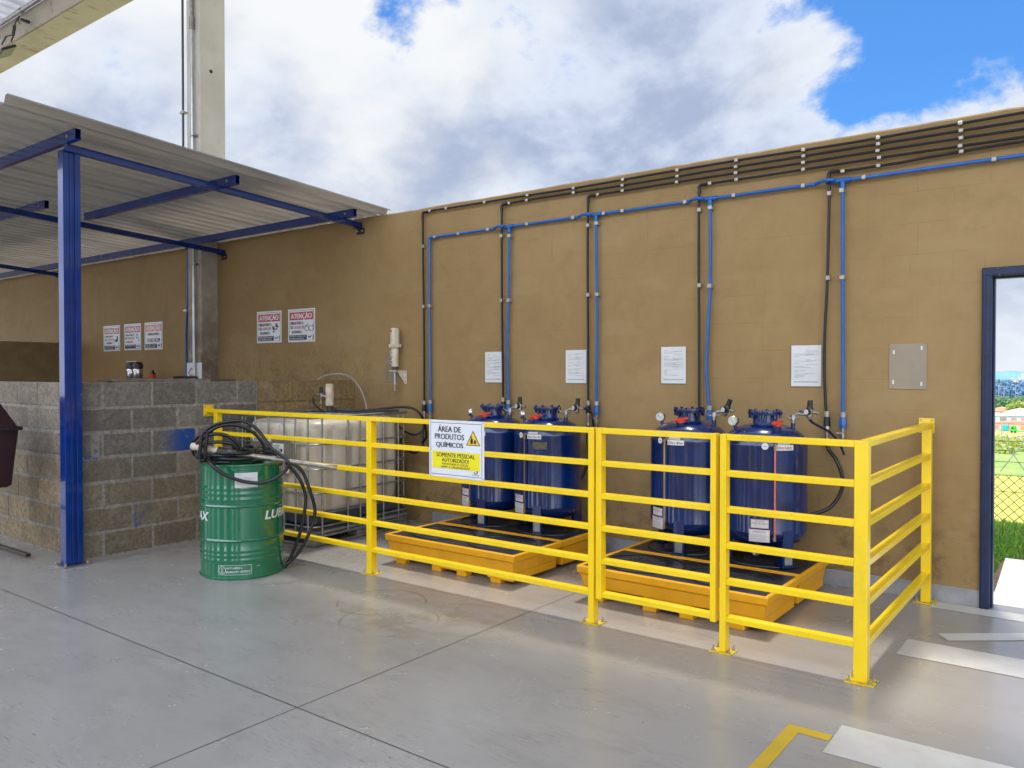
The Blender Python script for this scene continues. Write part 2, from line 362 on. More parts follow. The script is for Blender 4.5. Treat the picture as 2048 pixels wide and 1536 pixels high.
# ------------------------------------------------------------------ mesh helpers
class MB:
    """collects shapes that become ONE mesh object"""
    def __init__(s):
        s.bm = bmesh.new()
    def box(s, x0, x1, y0, y1, z0, z1, bev=0, mat=None, seg=1):
        r = bmesh.ops.create_cube(s.bm, size=1)
        vs = r['verts']
        for v in vs:
            v.co = Vector(((x0 + x1) / 2 + v.co.x * (x1 - x0), (y0 + y1) / 2 + v.co.y * (y1 - y0), (z0 + z1) / 2 + v.co.z * (z1 - z0)))
        if mat is not None:
            bmesh.ops.transform(s.bm, matrix=mat, verts=vs)
        if bev:
            es = list({e for v in vs for e in v.link_edges})
            bmesh.ops.bevel(s.bm, geom=es, offset=bev, segments=seg, affect='EDGES', profile=.5)
        return s
    def bar(s, a, b, w, h, up=(0, 0, 1), bev=0, ext=0):
        a, b = Vector(a), Vector(b)
        d = (b - a); L = d.length; d.normalize()
        side = d.cross(Vector(up)).normalized(); u = side.cross(d).normalized()
        mt = Matrix((( d.x, side.x, u.x, 0), (d.y, side.y, u.y, 0), (d.z, side.z, u.z, 0), (0, 0, 0, 1)))
        mt = Matrix.Translation(a) @ mt
        return s.box(-ext, L + ext, -w / 2, w / 2, -h / 2, h / 2, bev, mt)
    def cyl(s, a, b, r1, r2=None, seg=20, caps=True):
        a, b = Vector(a), Vector(b)
        r2 = r1 if r2 is None else r2
        d = b - a
        q = d.to_track_quat('Z', 'Y')
        mt = Matrix.Translation((a + b) / 2) @ q.to_matrix().to_4x4()
        bmesh.ops.create_cone(s.bm, cap_ends=caps, segments=seg, radius1=r1, radius2=r2, depth=d.length, matrix=mt)
        return s
    def sphere(s, c, r, sx=1, sy=1, sz=1, seg=16):
        mt = Matrix.Translation(c) @ Matrix.Diagonal((sx, sy, sz, 1))
        bmesh.ops.create_uvsphere(s.bm, u_segments=seg, v_segments=max(6, seg // 2), radius=r, matrix=mt)
        return s
    def lathe(s, prof, seg=48, mat=None):
        rings = []
        for r, z in prof:
            if r < 1e-6:
                rings.append([s.bm.verts.new((0, 0, z))])
            else:
                rings.append([s.bm.verts.new((r * math.cos(2 * math.pi * i / seg), r * math.sin(2 * math.pi * i / seg), z)) for i in range(seg)])
        for A, B in zip(rings, rings[1:]):
            for i in range(seg):
                j = (i + 1) % seg
                if len(A) == 1 and len(B) == 1: continue
                if len(A) == 1: s.bm.faces.new((A[0], B[j], B[i]))
                elif len(B) == 1: s.bm.faces.new((A[i], A[j], B[0]))
                else: s.bm.faces.new((A[i], A[j], B[j], B[i]))
        vs = [v for r_ in rings for v in r_]
        if mat is not None:
            bmesh.ops.transform(s.bm, matrix=mat, verts=vs)
        return s
    def tube(s, pts, r, seg=10, smooth=True, sub=6, caps=True):
        P = [Vector(p) for p in pts]
        if smooth and len(P) > 2:
            Q = []
            for i in range(len(P) - 1):
                p0 = P[i - 1] if i else P[i] * 2 - P[i + 1]
                p3 = P[i + 2] if i + 2 < len(P) else P[i + 1] * 2 - P[i]
                p1, p2 = P[i], P[i + 1]
                for k in range(sub):
                    t = k / sub
                    Q.append(.5 * ((2 * p1) + (p2 - p0) * t + (2 * p0 - 5 * p1 + 4 * p2 - p3) * t * t + (3 * p1 - p0 - 3 * p2 + p3) * t ** 3))
            Q.append(P[-1]); P = Q
        n = None; prev = None; rings = []
        for i, p in enumerate(P):
            if i == 0: d = P[1] - P[0]
            elif i == len(P) - 1: d = P[-1] - P[-2]
            else: d = (P[i + 1] - P[i]).normalized() + (P[i] - P[i - 1]).normalized()
            if d.length < 1e-9: d = prev
            d = d.normalized()
            if n is None:
                n = d.orthogonal().normalized()
            else:
                n = (n - d * n.dot(d)).normalized()
            bn = d.cross(n)
            k = 1
            if 0 < i < len(P) - 1:
                c = (P[i + 1] - P[i]).normalized().dot((P[i] - P[i - 1]).normalized())
                k = 1 / max(.7, math.sqrt((1 + c) / 2)) if c > -.9 else 1
            rings.append([s.bm.verts.new(p + (n * math.cos(2 * math.pi * j / seg) + bn * math.sin(2 * math.pi * j / seg)) * r * k) for j in range(seg)])
            prev = d
        for A, B in zip(rings, rings[1:]):
            for i in range(seg):
                j = (i + 1) % seg
                s.bm.faces.new((A[i], A[j], B[j], B[i]))
        if caps:
            s.bm.faces.new(list(reversed(rings[0]))); s.bm.faces.new(rings[-1])
        return s
    def poly(s, pts, thick=None, nrm=(0, 0, 1)):
        vs = [s.bm.verts.new(p) for p in pts]
        f = s.bm.faces.new(vs)
        if thick:
            r = bmesh.ops.extrude_face_region(s.bm, geom=[f])
            vv = [e for e in r['geom'] if isinstance(e, bmesh.types.BMVert)]
            bmesh.ops.translate(s.bm, verts=vv, vec=Vector(nrm) * thick)
        return s
    def build(s, name, mat, parent=None, smooth=35, label=None, bevel=0, local=None):
        if bevel:
            es = [e for e in s.bm.edges if len(e.link_faces) == 2 and e.calc_face_angle(0) > R(40)]
            bmesh.ops.bevel(s.bm, geom=es, offset=bevel, segments=2, affect='EDGES', profile=.5)
        bmesh.ops.recalc_face_normals(s.bm, faces=s.bm.faces[:])
        me = bpy.data.meshes.new(name)
        s.bm.to_mesh(me); s.bm.free()
        if mat is not None: me.materials.append(mat)
        if smooth:
            me.shade_smooth()
            me.set_sharp_from_angle(angle=R(smooth))
        o = bpy.data.objects.new(name, me)
        COL.objects.link(o)
        if parent is not None:
            o.parent = parent
            if local is None and not getattr(parent, 'get', lambda k: None)('localparts'):
                o.matrix_parent_inverse = world_of(parent).inverted()
        if label: o['label'] = label
        return o

def world_of(o):
    m = o.matrix_basis
    if o.parent is not None:
        return world_of(o.parent) @ o.matrix_parent_inverse @ m
    return m

def tag(o, label, cat, group=None):
    o['label'] = label; o['category'] = cat
    if group: o['group'] = group
    return o
def thing(name, label, cat, loc=(0, 0, 0), rz=0, group=None, local=False):
    o = bpy.data.objects.new(name, None)
    COL.objects.link(o)
    o.location = loc; o.rotation_euler = (0, 0, rz); o.empty_display_size = .1
    if local: o['localparts'] = 1
    return tag(o, label, cat, group)
def struct(o, kind='structure'):
    o['kind'] = kind
    return o

FONT = None
def text_bm(body, bold=0.0, res=3):
    cu = bpy.data.curves.new('lettering', 'FONT')
    cu.body = body; cu.size = 1; cu.offset = bold; cu.resolution_u = res
    o = bpy.data.objects.new('lettering', cu)
    COL.objects.link(o)
    dg = bpy.context.evaluated_depsgraph_get(); dg.update()
    me = bpy.data.meshes.new_from_object(o.evaluated_get(dg))
    bm = bmesh.new(); bm.from_mesh(me)
    bpy.data.objects.remove(o); bpy.data.curves.remove(cu); bpy.data.meshes.remove(me)
    xs = [v.co.x for v in bm.verts]; ys = [v.co.y for v in bm.verts]
    return bm, min(xs), max(xs), min(ys), max(ys)
def add_text(mb, body, x0, x1, z0, z1, y, bold=.0, mapf=None, shear=0, res=3):
    """letters filling the rectangle x0..x1, z0..z1 on the plane y (facing -Y); mapf maps (u, v) to a point"""
    if bold > 0 and mapf is None:        # bold: a second pass of the same letters, a hair to the right and in front
        dx_ = (z1 - z0) * .085
        x1 -= dx_
        add_text(mb, body, x0 + dx_, x1 + dx_, z0, z1, y - .0003, 0., None, shear, res)
    bm, a, b, c, d = text_bm(body, bold if mapf else 0., res)
    for v in bm.verts:
        u = x0 + (v.co.x - a) / (b - a) * (x1 - x0); w = z0 + (v.co.y - c) / (d - c) * (z1 - z0)
        u += shear * (w - z0)
        v.co = Vector(mapf(u, w)) if mapf else Vector((u, y, w))
    me = bpy.data.meshes.new('tmp'); bm.to_mesh(me); bm.free()
    mb.bm.from_mesh(me); bpy.data.meshes.remove(me)

# ================================================================== SETTING
# floor
f = MB(); f.poly([(-26, -16, 0), (8, -16, 0), (8, .15, 0), (-26, .15, 0)]); o = struct(f.build('floor', M['floor'], smooth=0))

def marking(pts, m, z=.0018):
    mb = MB(); mb.poly([(x, y, z) for x, y in pts]); return struct(mb.build('floor_marking', m, smooth=0))
marking([(-.885, -.172), (-.892, -.012), (1.2, -.012), (1.2, -.185)], M['marking'])
marking([(-.76, -.705), (-.692, -.802), (.315, -.02), (.113, -.02)], M['marking'], .0032)
marking([(-.874, -.900), (-.874, -1.186), (1.6, -1.155), (1.6, -.862)], M['marking'], .0025)
marking([(-.873, -2.218), (-.869, -2.505), (1.6, -2.47), (1.6, -2.17)], M['marking'])
marking([(-1.05, -2.335), (-.876, -2.338), (-.876, -2.398), (-.995, -2.397), (-.995, -3.6), (-1.055, -3.6)], M['ymark'])

# main wall with the door opening, rough top edge
def wall_with_opening():
    mb = MB(); bm = mb.bm
    xs = [-20 + .1 * i for i in range(0, 225)]
    xs = sorted(set([round(x, 3) for x in xs if x < -.64 or x > .37] + [-.615, .345]))
    def top(x): return 3.033 + .006 * mnoise.noise(Vector((x * 2.3, 0, 0))) + .006 * mnoise.noise(Vector((x * 11, 3, 0))) + .004 * mnoise.noise(Vector((x * 37, 5, 0)))
    D = .15
    def col(x, z0):
        return [bm.verts.new((x, 0, z0)), bm.verts.new((x, 0, top(x) - .012)), bm.verts.new((x, .012, top(x))), bm.verts.new((x, D, top(x))), bm.verts.new((x, D, z0))]
    def span(a, b, z0a, z0b, close=(0, 0)):
        xx = [x for x in xs if a <= x <= b]
        cols = [col(x, z0a) for x in xx]
        for A, B in zip(cols, cols[1:]):
            for i in range(4): bm.faces.new((A[i], B[i], B[i + 1], A[i + 1]))
            bm.faces.new((A[4], B[4], B[0], A[0]))
        bm.faces.new(cols[0]); bm.faces.new(list(reversed(cols[-1])))
    span(-20, -.615, -1.4, -1.4)
    span(-.615, .345, 2.073, 2.073) if False else None
    span(.345, 2.4, -1.4, -1.4)
    # lintel
    nx = 10; cols = [col(-.6149 + i * (.9598 / nx), 2.073) for i in range(nx + 1)]
    for A, B in zip(cols, cols[1:]):
        for i in range(4): bm.faces.new((A[i], B[i], B[i + 1], A[i + 1]))
        bm.faces.new((A[4], B[4], B[0], A[0]))
    return mb
w = wall_with_opening().build('boundary_wall', M['wall'], smooth=30)
tag(w, 'long tan painted block wall carrying the pipes behind the blue tanks', 'wall')
sk = MB()
sk.box(-5.2, -.617, -.007, .0, .0, .107, .002); sk.box(.347, 2.4, -.007, .0, .0, .107, .002)
sk.build('skirting', M['skirt'], w, label='grey painted band along the foot of the wall')

# door frame
d = thing('door_frame', 'navy blue steel frame around the open doorway on the right', 'door frame', (-.13, .03, 0))
def jamb(x0, x1, name):
    mb = MB(); inner = x0 if x0 > 0 else x1
    mb.box(x0, x1, -.022, .0, 0.0, 2.04, .004)
    s_ = 1 if x0 < 0 else -1
    xi = x1 if x0 < 0 else x0
    mb.box(min(xi - s_ * .014, xi + s_ * .004), max(xi - s_ * .014, xi + s_ * .004), -.019, .165, 0.001, 2.04, .003)
    mb.box(min(xi + s_ * .004, xi + s_ * .016), max(xi + s_ * .004, xi + s_ * .016), .03, .08, 0.001, 2.04, .003)
    mb.box(x0 + .008, x0 + .02, -.028, -.02, .002, 2.05, .002)
    return mb.build(name, M['doorblue'], d)
jamb(-.640, -.590, 'jamb'); jamb(.320, .370, 'jamb')
mb = MB(); mb.box(-.640, .370, -.0225, .0, 2.035, 2.085, .004); mb.box(-.60, .33, -.0195, .1655, 2.031, 2.047, .003); mb.box(-.59, .32, .03, .08, 2.019, 2.031, .003)
mb.build('head', M['doorblue'], d)

# low blockwork enclosure : real blocks on a mortar core
def blocks():
    mb = MB(); bm = mb.bm
    lay = bm.loops.layers.float_color.new('tint')
    H = 1.366 / 7
    def paint(faces, c):
        for fc in faces:
            for l in fc.loops: l[lay] = (*c, 1)
    def block(x0, x1, y0, y1, z0, z1, c):
        n0 = set(bm.faces)
        mb.box(x0, x1, y0, y1, z0, z1, .005)
        new = [fc for fc in bm.faces if fc not in n0]
        paint(new, c)
    def tint(row, painted=False):
        if painted:
            k = random.uniform(.92, 1.06); return (.36 * k, .245 * k, .105 * k)
        k = random.uniform(.82, 1.25)
        if row < 3: return (.255 * k, .205 * k, .138 * k)
        if row == 3: return (.245 * k, .205 * k, .15 * k)
        return (.215 * k, .192 * k, .165 * k)
    X = -6.297; Yc = -2.754; T = .14
    # mortar core
    n0 = set(bm.faces)
    mb.box(X - T + .004, X - .0022, Yc + .0022, -1.184, 0, 1.366); mb.box(-9.6, X - T + .003, Yc + .0025, Yc + T - .004, 0, 1.366)
    paint([fc for fc in bm.faces if fc not in n0], (.36, .325, .275))
    n0 = set(bm.faces); mb.box(X - T + .004, X - .0012, -1.1835, -.002, 0, 1.366); paint([fc for fc in bm.faces if fc not in n0], (.24, .165, .070))
    for r in range(7):
        z0 = r * H + random.uniform(.008, .014); z1 = (r + 1) * H - random.uniform(.007, .012) if r < 6 else 1.3665
        top_even = (6 - r) % 2 == 0
        js = [-2.594, -2.195, -1.797, -1.396, -1.183 if True else 0] if top_even else [-2.36, -1.97, -1.58, -1.183]
        js = [Yc] + js
        for a, b in zip(js, js[1:]):
            aa = a if a == Yc else a + random.uniform(.006, .014)
            c = tint(r)
            if r == 4 and top_even and False: pass
            block(X - .03, X + random.uniform(-.001, .002), aa, b - random.uniform(.005, .009), z0, z1, c)
        a = -1.183
        step = [-1.183, -.79, -.39, -.004] if top_even else [-1.183, -.98, -.59, -.19, -.004]
        for a, b in zip(step, step[1:]):
            block(X - .03, X + .0005, a + .0015, b - .0015, z0 - .004, z1 + (.004 if r < 6 else 0), tint(r, True))
        xj = [X, -6.659, -7.046, -7.438, -7.83, -8.22, -8.62, -9.01, -9.4, -9.6] if top_even else [X, -6.46, -6.824, -7.254, -7.64, -8.03, -8.42, -8.82, -9.2, -9.6]
        for i, (a, b) in enumerate(zip(xj, xj[1:])):
            k = random.uniform(.85, 1.15)
            c = tint(r); c = (c[0] * 1.35, c[1] * 1.26, c[2] * 1.12)  # left face tint raised so its sunlight is in the colour
            if i == 0:
                block(b + .006, a - .031, Yc - random.uniform(0, .002), Yc + .03, z0, z1, c)
            else:
                block(b + random.uniform(.006, .012), a - .008, Yc - random.uniform(0, .002), Yc + .03, z0, z1, c)
    return mb
bw = blocks().build('block_wall', M['block'], smooth=0)
tag(bw, 'waist high bare concrete block wall behind the green drum', 'wall')
# tan partition further left
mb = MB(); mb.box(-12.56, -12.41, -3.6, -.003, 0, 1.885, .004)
tag(mb.build('partition_wall', M['shadedtan'], smooth=30), 'shaded tan partition standing behind the low block wall, far left', 'wall')

# concrete column
c = thing('concrete_column', 'tall pale concrete column rising above the wall and canopy roof', 'column', (-8.9, -.05, 0))
mb = MB(); mb.box(-9.055, -8.77, -.228, .124, -.2, 6.5, .012); mb.build('shaft', M['column'], c)
mb = MB(); mb.cyl((-8.774, -.075, 5.10), (-8.7655, -.075, 5.10), .022, seg=10); mb.build('bolt_hole', M['plug'], c, smooth=0)

cp = thing('conduit_pipe', 'bright galvanised conduit running up the front of the concrete column', 'pipe', (-8.85, -.25, 1.3))
mb = MB(); mb.tube([(-8.865, -.262, 1.0), (-8.865, -.262, 3.6), (-8.875, -.262, 5.6)], .018, 12, smooth=False); mb.build('tube', M['conduit'], cp)
mb = MB(); mb.cyl((-8.875, -.262, 5.58), (-8.875, -.262, 5.72), .03); mb.cyl((-8.875, -.262, 5.70), (-8.875, -.262, 6.5), .022); mb.build('coupling', M['steel'], cp)
for z in (2.75, 4.30):
    mb = MB(); mb.box(-8.9, -8.80, -.283, -.231, z - .012, z + .012, .004); mb.cyl((-8.815, -.29, z), (-8.815, -.27, z), .01); mb.build('clip', M['steel'], cp)
bp_ = thing('blue_drop_pipe', 'thin blue pipe beside the concrete column, clipped to the wall', 'pipe', (-9.38, -.04, 1.3))
mb = MB(); mb.tube([(-9.395, -.04, 1.0), (-9.41, -.04, 1.9), (-9.37, -.04, 2.4), (-9.36, -.04, 2.98), (-9.36, -.06, 3.02)], .016, 10); mb.build('tube', M['bluepipe'], bp_)
mb = MB(); mb.tube([(-9.36, -.06, 3.0), (-9.30, -.16, 3.3), (-9.11, -.245, 3.6), (-9.10, -.245, 6.5)], .014, 10); mb.build('upper_tube', pbr('weathered_dark_pipe', (.07, .075, .07), .45), bp_)
for z, x, y in ((2.23, -9.395, -.04), (4.62, -9.10, -.245)):
    mb = MB(); mb.box(x - .035, x + .045, y - .03, y + .035, z - .015, z + .015, .003); mb.build('clip', M['clamp'], bp_)

# canopy -------------------------------------------------------------
cn = thing('canopy', 'blue steel lean-to canopy with a corrugated metal roof over the block enclosure', 'canopy', (-6.2, -2.86, 0))
def roof_z(y): return 3.212 - .0565 * (y + 2.92)
# post: two channels boxed together
for (px, py) in ((-6.245, -2.855), (-8.63, -2.855), (-12.6, -2.855)):
    mb = MB()
    mb.box(px - .045, px + .045, py - .06, py + .06, .008, 3.10, .004)
    mb.box(px + .0452, px + .054, py - .018, py + .0, .01, 3.08, .002)
    mb.box(px + .0452, px + .060, py + .018, py + .058, .01, 3.08, .003)
    mb.box(px - .030, px + .01, py - .072, py - .0602, .01, 3.08, .003) if False else None
    po = mb.build('post', M['blue'], cn)
    mb = MB(); mb.box(px - .09, px + .10, py - .10, py + .10, 0, .008, .002); bpo = mb.build('base_plate', M['steel'], po)
    for sx, sy in ((-1, -1), (1, -1), (1, 1), (-1, 1)):
        mb = MB(); mb.cyl((px + .005 + sx * .075, py + sy * .08, .008), (px + .005 + sx * .075, py + sy * .08, .03), .008, seg=6); mb.build('bolt', M['clamp'], po)
def rafter(x, z0, z1, y0=-2.90, y1=-.004):
    mb = MB(); mb.bar((x, y0, z0 - .028), (x, y1, z1 - .028), .05, .056, bev=.003); ra = mb.build('rafter', M['blue'], cn)
    mb = MB()
    mb.box(x - .055, x + .055, -.012, -.001, z1 - .115, z1 - .052, .002); mb.box(x - .026, x + .026, -.09, -.0125, z1 - .065, z1 - .0575, .001)
    br = mb.build('bracket', M['black'], cn)
    for sx in (-.035, .035):
        mb = MB(); mb.cyl((x + sx, -.012, z1 - .085), (x + sx, -.026, z1 - .085), .010, seg=6); mb.build('bolt', M['clamp'], br)
rafter(-6.195, 3.139, 2.985); rafter(-8.625, 3.085, 2.930); rafter(-12.95, 3.16, 2.97)
for (y, x0, x1) in ((-2.92, -19.5, -5.95), (-1.615, -8.66, -5.95), (-.30, -19.5, -5.95), (-2.09, -19.5, -8.45)):
    zt = roof_z(y) - .010
    if y in (-2.92, -1.615, -.30):
        zt = {-2.92: 3.200, -1.615: 3.125, -.30: 3.054}[y]
    mb = MB(); t_ = .0035; h = .078; wd = .042
    if y in (-2.09, -1.2): zt = roof_z(y) - .012
    mb.box(x0, x1, y - wd / 2, y - wd / 2 + t_, zt - h, zt, 0); mb.box(x0, x1, y + wd / 2 - t_, y + wd / 2, zt - h, zt, 0)
    mb.box(x0, x1, y - wd / 2 + t_, y + wd / 2 - t_, zt - t_, zt - .0005, 0); mb.box(x0, x1, y - wd / 2 + t_, y + wd / 2 - t_, zt - h + .0005, zt - h + t_, 0)
    pu = mb.build('purlin', M['blue'], cn, smooth=0)
    mb = MB(); mb.cyl((x1 - .12, y - wd / 2, zt - .038), (x1 - .12, y - wd / 2 - .007, zt - .038), .011, seg=10); mb.build('bolt', M['clamp'], pu)
# trapezoid sheet
def sheet(x0, x1, y0, y1, zf, pitch, hgt, name, mat, parent, along='y', lip=True, thick=.0015):
    mb = MB(); bm = mb.bm
    prof = []; x = x0
    while x < x1 - pitch * .5:
        prof += [(x, 0), (x + pitch * .50, 0), (x + pitch * .62, hgt), (x + pitch * .88, hgt)]
        x += pitch
    prof += [(x, 0)]
    if lip: prof += [(x + .05, 0), (x + .075, .050), (x + .112, .052), (x + .120, .036)]
    NY = 8; rows = []
    for k in range(NY + 1):
        y = y0 + (y1 - y0) * k / NY
        rows.append([bm.verts.new((px, y, zf(y) + pz)) for px, pz in prof])
    for A, B in zip(rows, rows[1:]):
        for i in range(len(prof) - 1):
            bm.faces.new((A[i], A[i + 1], B[i + 1], B[i]))
    bmesh.ops.solidify(bm, geom=bm.faces[:], thickness=thick)
    return mb.build(name, mat, parent, smooth=0)
sheet(-20.0, -5.97, -3.42, .06, lambda y: roof_z(y) - .004, .19, .026, 'roof_sheet', M['sheet'], cn)
mb = MB(); mb.box(-19.9, -5.95, .02, .03, 2.98, 3.043); mb.build('light_stop', M['sheet'], cn, smooth=0)  # added strip, keeps light from leaking between wall top and sheet
# strip light below the canopy
mb = MB(); mb.box(-11.6, -10.35, -2.36, -2.28, 3.10, 3.14, .006)
sl = thing('strip_light', 'lit white tube fitting hung under the canopy roof at the left edge', 'lamp', (-10.95, -2.32, 3.1))
mb.build('housing', M['white'], sl)
m_, t_ = newmat('lit_tube'); e = t_.n('ShaderNodeEmission'); e.inputs[0].default_value = (.9, .95, 1, 1); e.inputs[1].default_value = 3.0
o_ = t_.n('ShaderNodeOutputMaterial'); t_.nt.links.new(e.outputs[0], o_.inputs[0])
mb = MB(); mb.cyl((-11.58, -2.32, 3.085), (-10.37, -2.32, 3.085), .015); mb.build('tube', m_, sl)

# overhead eaves beam and roof --------------------------------------
be = thing('eaves_beam', 'massive stained cream concrete beam crossing the top left corner', 'beam', (-13, -.24, 6.5))
mb = MB(); mb.box(-22, 3.0, -.455, -.02, 6.5, 6.86, .02); mb.build('beam_body', M['beam'], be)
mb = MB(); mb.box(-22, 3.0, -.4746, -.4554, 6.5, 6.535, .004); mb.build('lower_lip', M['beam'], be)
pp = thing('roof_conduit', 'grey pipe running along the upper edge of the concrete beam', 'pipe', (-13, -.53, 6.83))
mb = MB(); mb.tube([(-22, -.52, 6.83), (2.8, -.52, 6.83)], .032, 12, smooth=False); mb.build('tube', M['steel'], pp)
for x in (-18, -13.05, -9, -5, -1):
    mb = MB(); mb.cyl((x, -.52, 6.83), (x + .08, -.52, 6.83), .040); mb.build('coupling', M['steel'], pp)
rf = thing('hall_roof', 'pale corrugated sheet roof of the hall above the concrete beam', 'roof', (-14, -2, 6.95))
sheet(-21.9, 5.0, -6.6, -.1, lambda y: 6.96 - .03 * y, .26, .035, 'roof_sheet', mat_sheet('pale_hall_sheet', (.62, .62, .63), (.75, .75, .76)), rf, lip=False)
for y_ in (-1.2, -3.2, -5.2):
    mb = MB(); mb.box(-21.9, 5.0, y_ - .04, y_ + .04, 6.80 - .03 * y_ , 6.955 - .03 * y_, .004); mb.build('purlin', M['cream'], rf)
# added behind the viewpoint, unseen: panels between open bays to break up reflections
hb = thing('reflection_wall', 'unseen dark panels with open bays, added to streak the reflections', 'wall', (-8, -13, 0))
for k, (a, b) in enumerate(((-22, -16.9), (-15.6, -12.0), (-10.8, -8.0), (-6.7, -3.9), (-2.7, .4), (1.6, 3.6), (4.8, 8))):
    mb = MB(); mb.box(a, b, -13.2, -13.0, 0, 7.0, .01); mb.build('reflection_panel', M['shadedtan'], hb)
mb = MB(); mb.box(-22, 8, -12.99, -12.9, 3.6, 4.1, .01); mb.build('reflection_bar', M['cream'], hb)
fl = thing('floodlight', 'dark floodlight hanging from a hook on the concrete beam', 'lamp', (-13.1, -.75, 6.2))
mb = MB(); mt = Matrix.Translation((-12.86, -.78, 6.10)) @ Matrix.Rotation(R(32), 4, 'X') @ Matrix.Rotation(R(-12), 4, 'Y')
mb.box(-.15, .15, -.11, .11, -.02, .02, .006, mt); mb.build('lamp_body', M['black'], fl)
mb = MB(); mb.tube([(-12.96, -.80, 6.22), (-12.96, -.74, 6.36), (-12.79, -.70, 6.36), (-12.79, -.74, 6.24)], .010, 8, smooth=False); mb.build('yoke', M['darksteel'], fl)
mb = MB(); mb.cyl((-12.82, -.70, 6.36), (-12.82, -.68, 6.50), .022); mb.tube([(-12.82, -.68, 6.50), (-12.82, -.65, 6.60), (-12.86, -.60, 6.68), (-12.90, -.60, 6.62), (-12.84, -.60, 6.57)], .010, 8)
mb.box(-12.84, -12.80, -.60, -.477, 6.60, 6.64, .004); mb.build('hook', M['darksteel'], fl)

# ================================================================== RAILINGS
TOPS = [1.130, .943, .757, .571, .384, .192]
FY = -1.68
def base_plate(parent, x, y, w=.12, dp=.10):
    mb = MB(); mb.box(x - w / 2, x + w / 2, y - dp / 2, y + dp / 2, 0, .006, .0015); pl_ = mb.build('base_plate', M['plate_yellow'], parent)
    for sx in (-1, 1):
        for sy in (-1, 1):
            bx, by = x + sx * (w / 2 - .018), y + sy * (dp / 2 - .018)
            mb = MB(); mb.cyl((bx, by, .006), (bx, by, .014), .009, seg=6); mb.cyl((bx, by, .014), (bx + .002, by, .034), .004, seg=8); mb.build('bolt', M['clamp'], pl_)
def wall_plate_x(parent, x, y, z):      # plate on a wall that faces +X
    mb = MB(); mb.box(x, x + .006, y - .05, y + .05, z - .05, z + .05, .0015); p_ = mb.build('wall_plate', M['yellow'], parent)
    for a in (-.036, .036):
        for b in (-.036, .036):
            mb = MB(); mb.cyl((x + .006, y + a, z + b), (x + .012, y + a, z + b), .007, seg=6); mb.build('bolt', M['clamp'], p_)
rl = thing('yellow_railing', 'long yellow railing section carrying the white warning sign, drum standing before it', 'railing', (-4.24, FY, 0))
for z in TOPS:
    mb = MB(); mb.box(-6.291 if z > 1 else -6.18, -2.408, FY - .025, FY + .025, z - .030, z, .002); mb.build('rail', M['yellow'], rl)
for (x, top) in ((-6.155, 1.0995), (-4.240, 1.0995), (-2.385, 1.130)):
    mb = MB()
    if x == -2.385:
        mb.box(x - .0225, x + .015, FY - .026, FY + .026, .006, 1.1302, .002)
    else:
        mb.box(x - .028, x + .024, FY - .0265, FY + .0265, .006, top, .002)
    mb.build('leg', M['yellow'], rl)
    base_plate(rl, x, FY)
wall_plate_x(rl, -6.2965, FY, 1.115)
gt = thing('railing_gate', 'yellow barred gate between the long railing and the corner railing', 'gate', (-2.33, FY, .13))
gx0, gx1 = -2.356, -1.635
for z in TOPS:
    mb = MB(); mb.box(gx0 + .0375, gx1 - .0305, FY - .0255, FY + .0255, z - .030, z, .002); mb.build('rail', M['yellow'], gt)
for (a, b) in ((gx0, gx0 + .037), (gx1 - .030, gx1)):
    mb = MB(); mb.box(a, b, FY - .0265, FY + .0265, .150, 1.1312, .002); mb.build('stile', M['yellow'], gt)
for z in (.3, .95):
    mb = MB(); mb.cyl((gx0 - .006, FY + .02, z - .04), (gx0 - .006, FY + .02, z + .04), .007, seg=10); mb.build('hinge', M['yellow'], gt)
cr = thing('corner_railing', 'yellow railing that turns the corner and bolts to the wall beside the doorway', 'railing', (-.93, FY, 0))
for z in TOPS:
    mb = MB(); mb.box(-1.578, -.9575, FY - .025, FY + .025, z - .030, z, .002); mb.build('rail', M['yellow'], cr, label=None)
    mb = MB(); mb.box(-.950, -.900, FY + .0255, -.09 if z < 1 else -.006, z - .0302, z - .0002, .002); mb.build('rail', M['yellow'], cr)
mb = MB(); mb.box(-1.613, -1.579, FY - .0265, FY + .0265, .006, 1.131, .002); mb.build('leg', M['yellow'], cr); base_plate(cr, -1.60, FY)
mb = MB(); mb.box(-.957, -.895, FY - .026, FY + .025, .006, 1.131, .002); mb.build('leg', M['yellow'], cr); base_plate(cr, -.926, FY, .13, .11)
mb = MB(); mb.box(-.953, -.898, -.0895, -.045, .006, 1.098, .002); mb.build('leg', M['yellow'], cr); base_plate(cr, -.925, -.068, .13, .11)
mb = MB(); mb.box(-.985, -.895, -.006, -.0005, 1.062, 1.158, .0015); wp = mb.build('wall_plate', M['yellow'], cr)
for a, b in ((-.972, 1.146), (-.908, 1.146), (-.908, 1.075), (-.972, 1.075)):
    mb = MB(); mb.cyl((a, -.006, b), (a, -.011, b), .007, seg=6); mb.build('bolt', M['clamp'], wp)

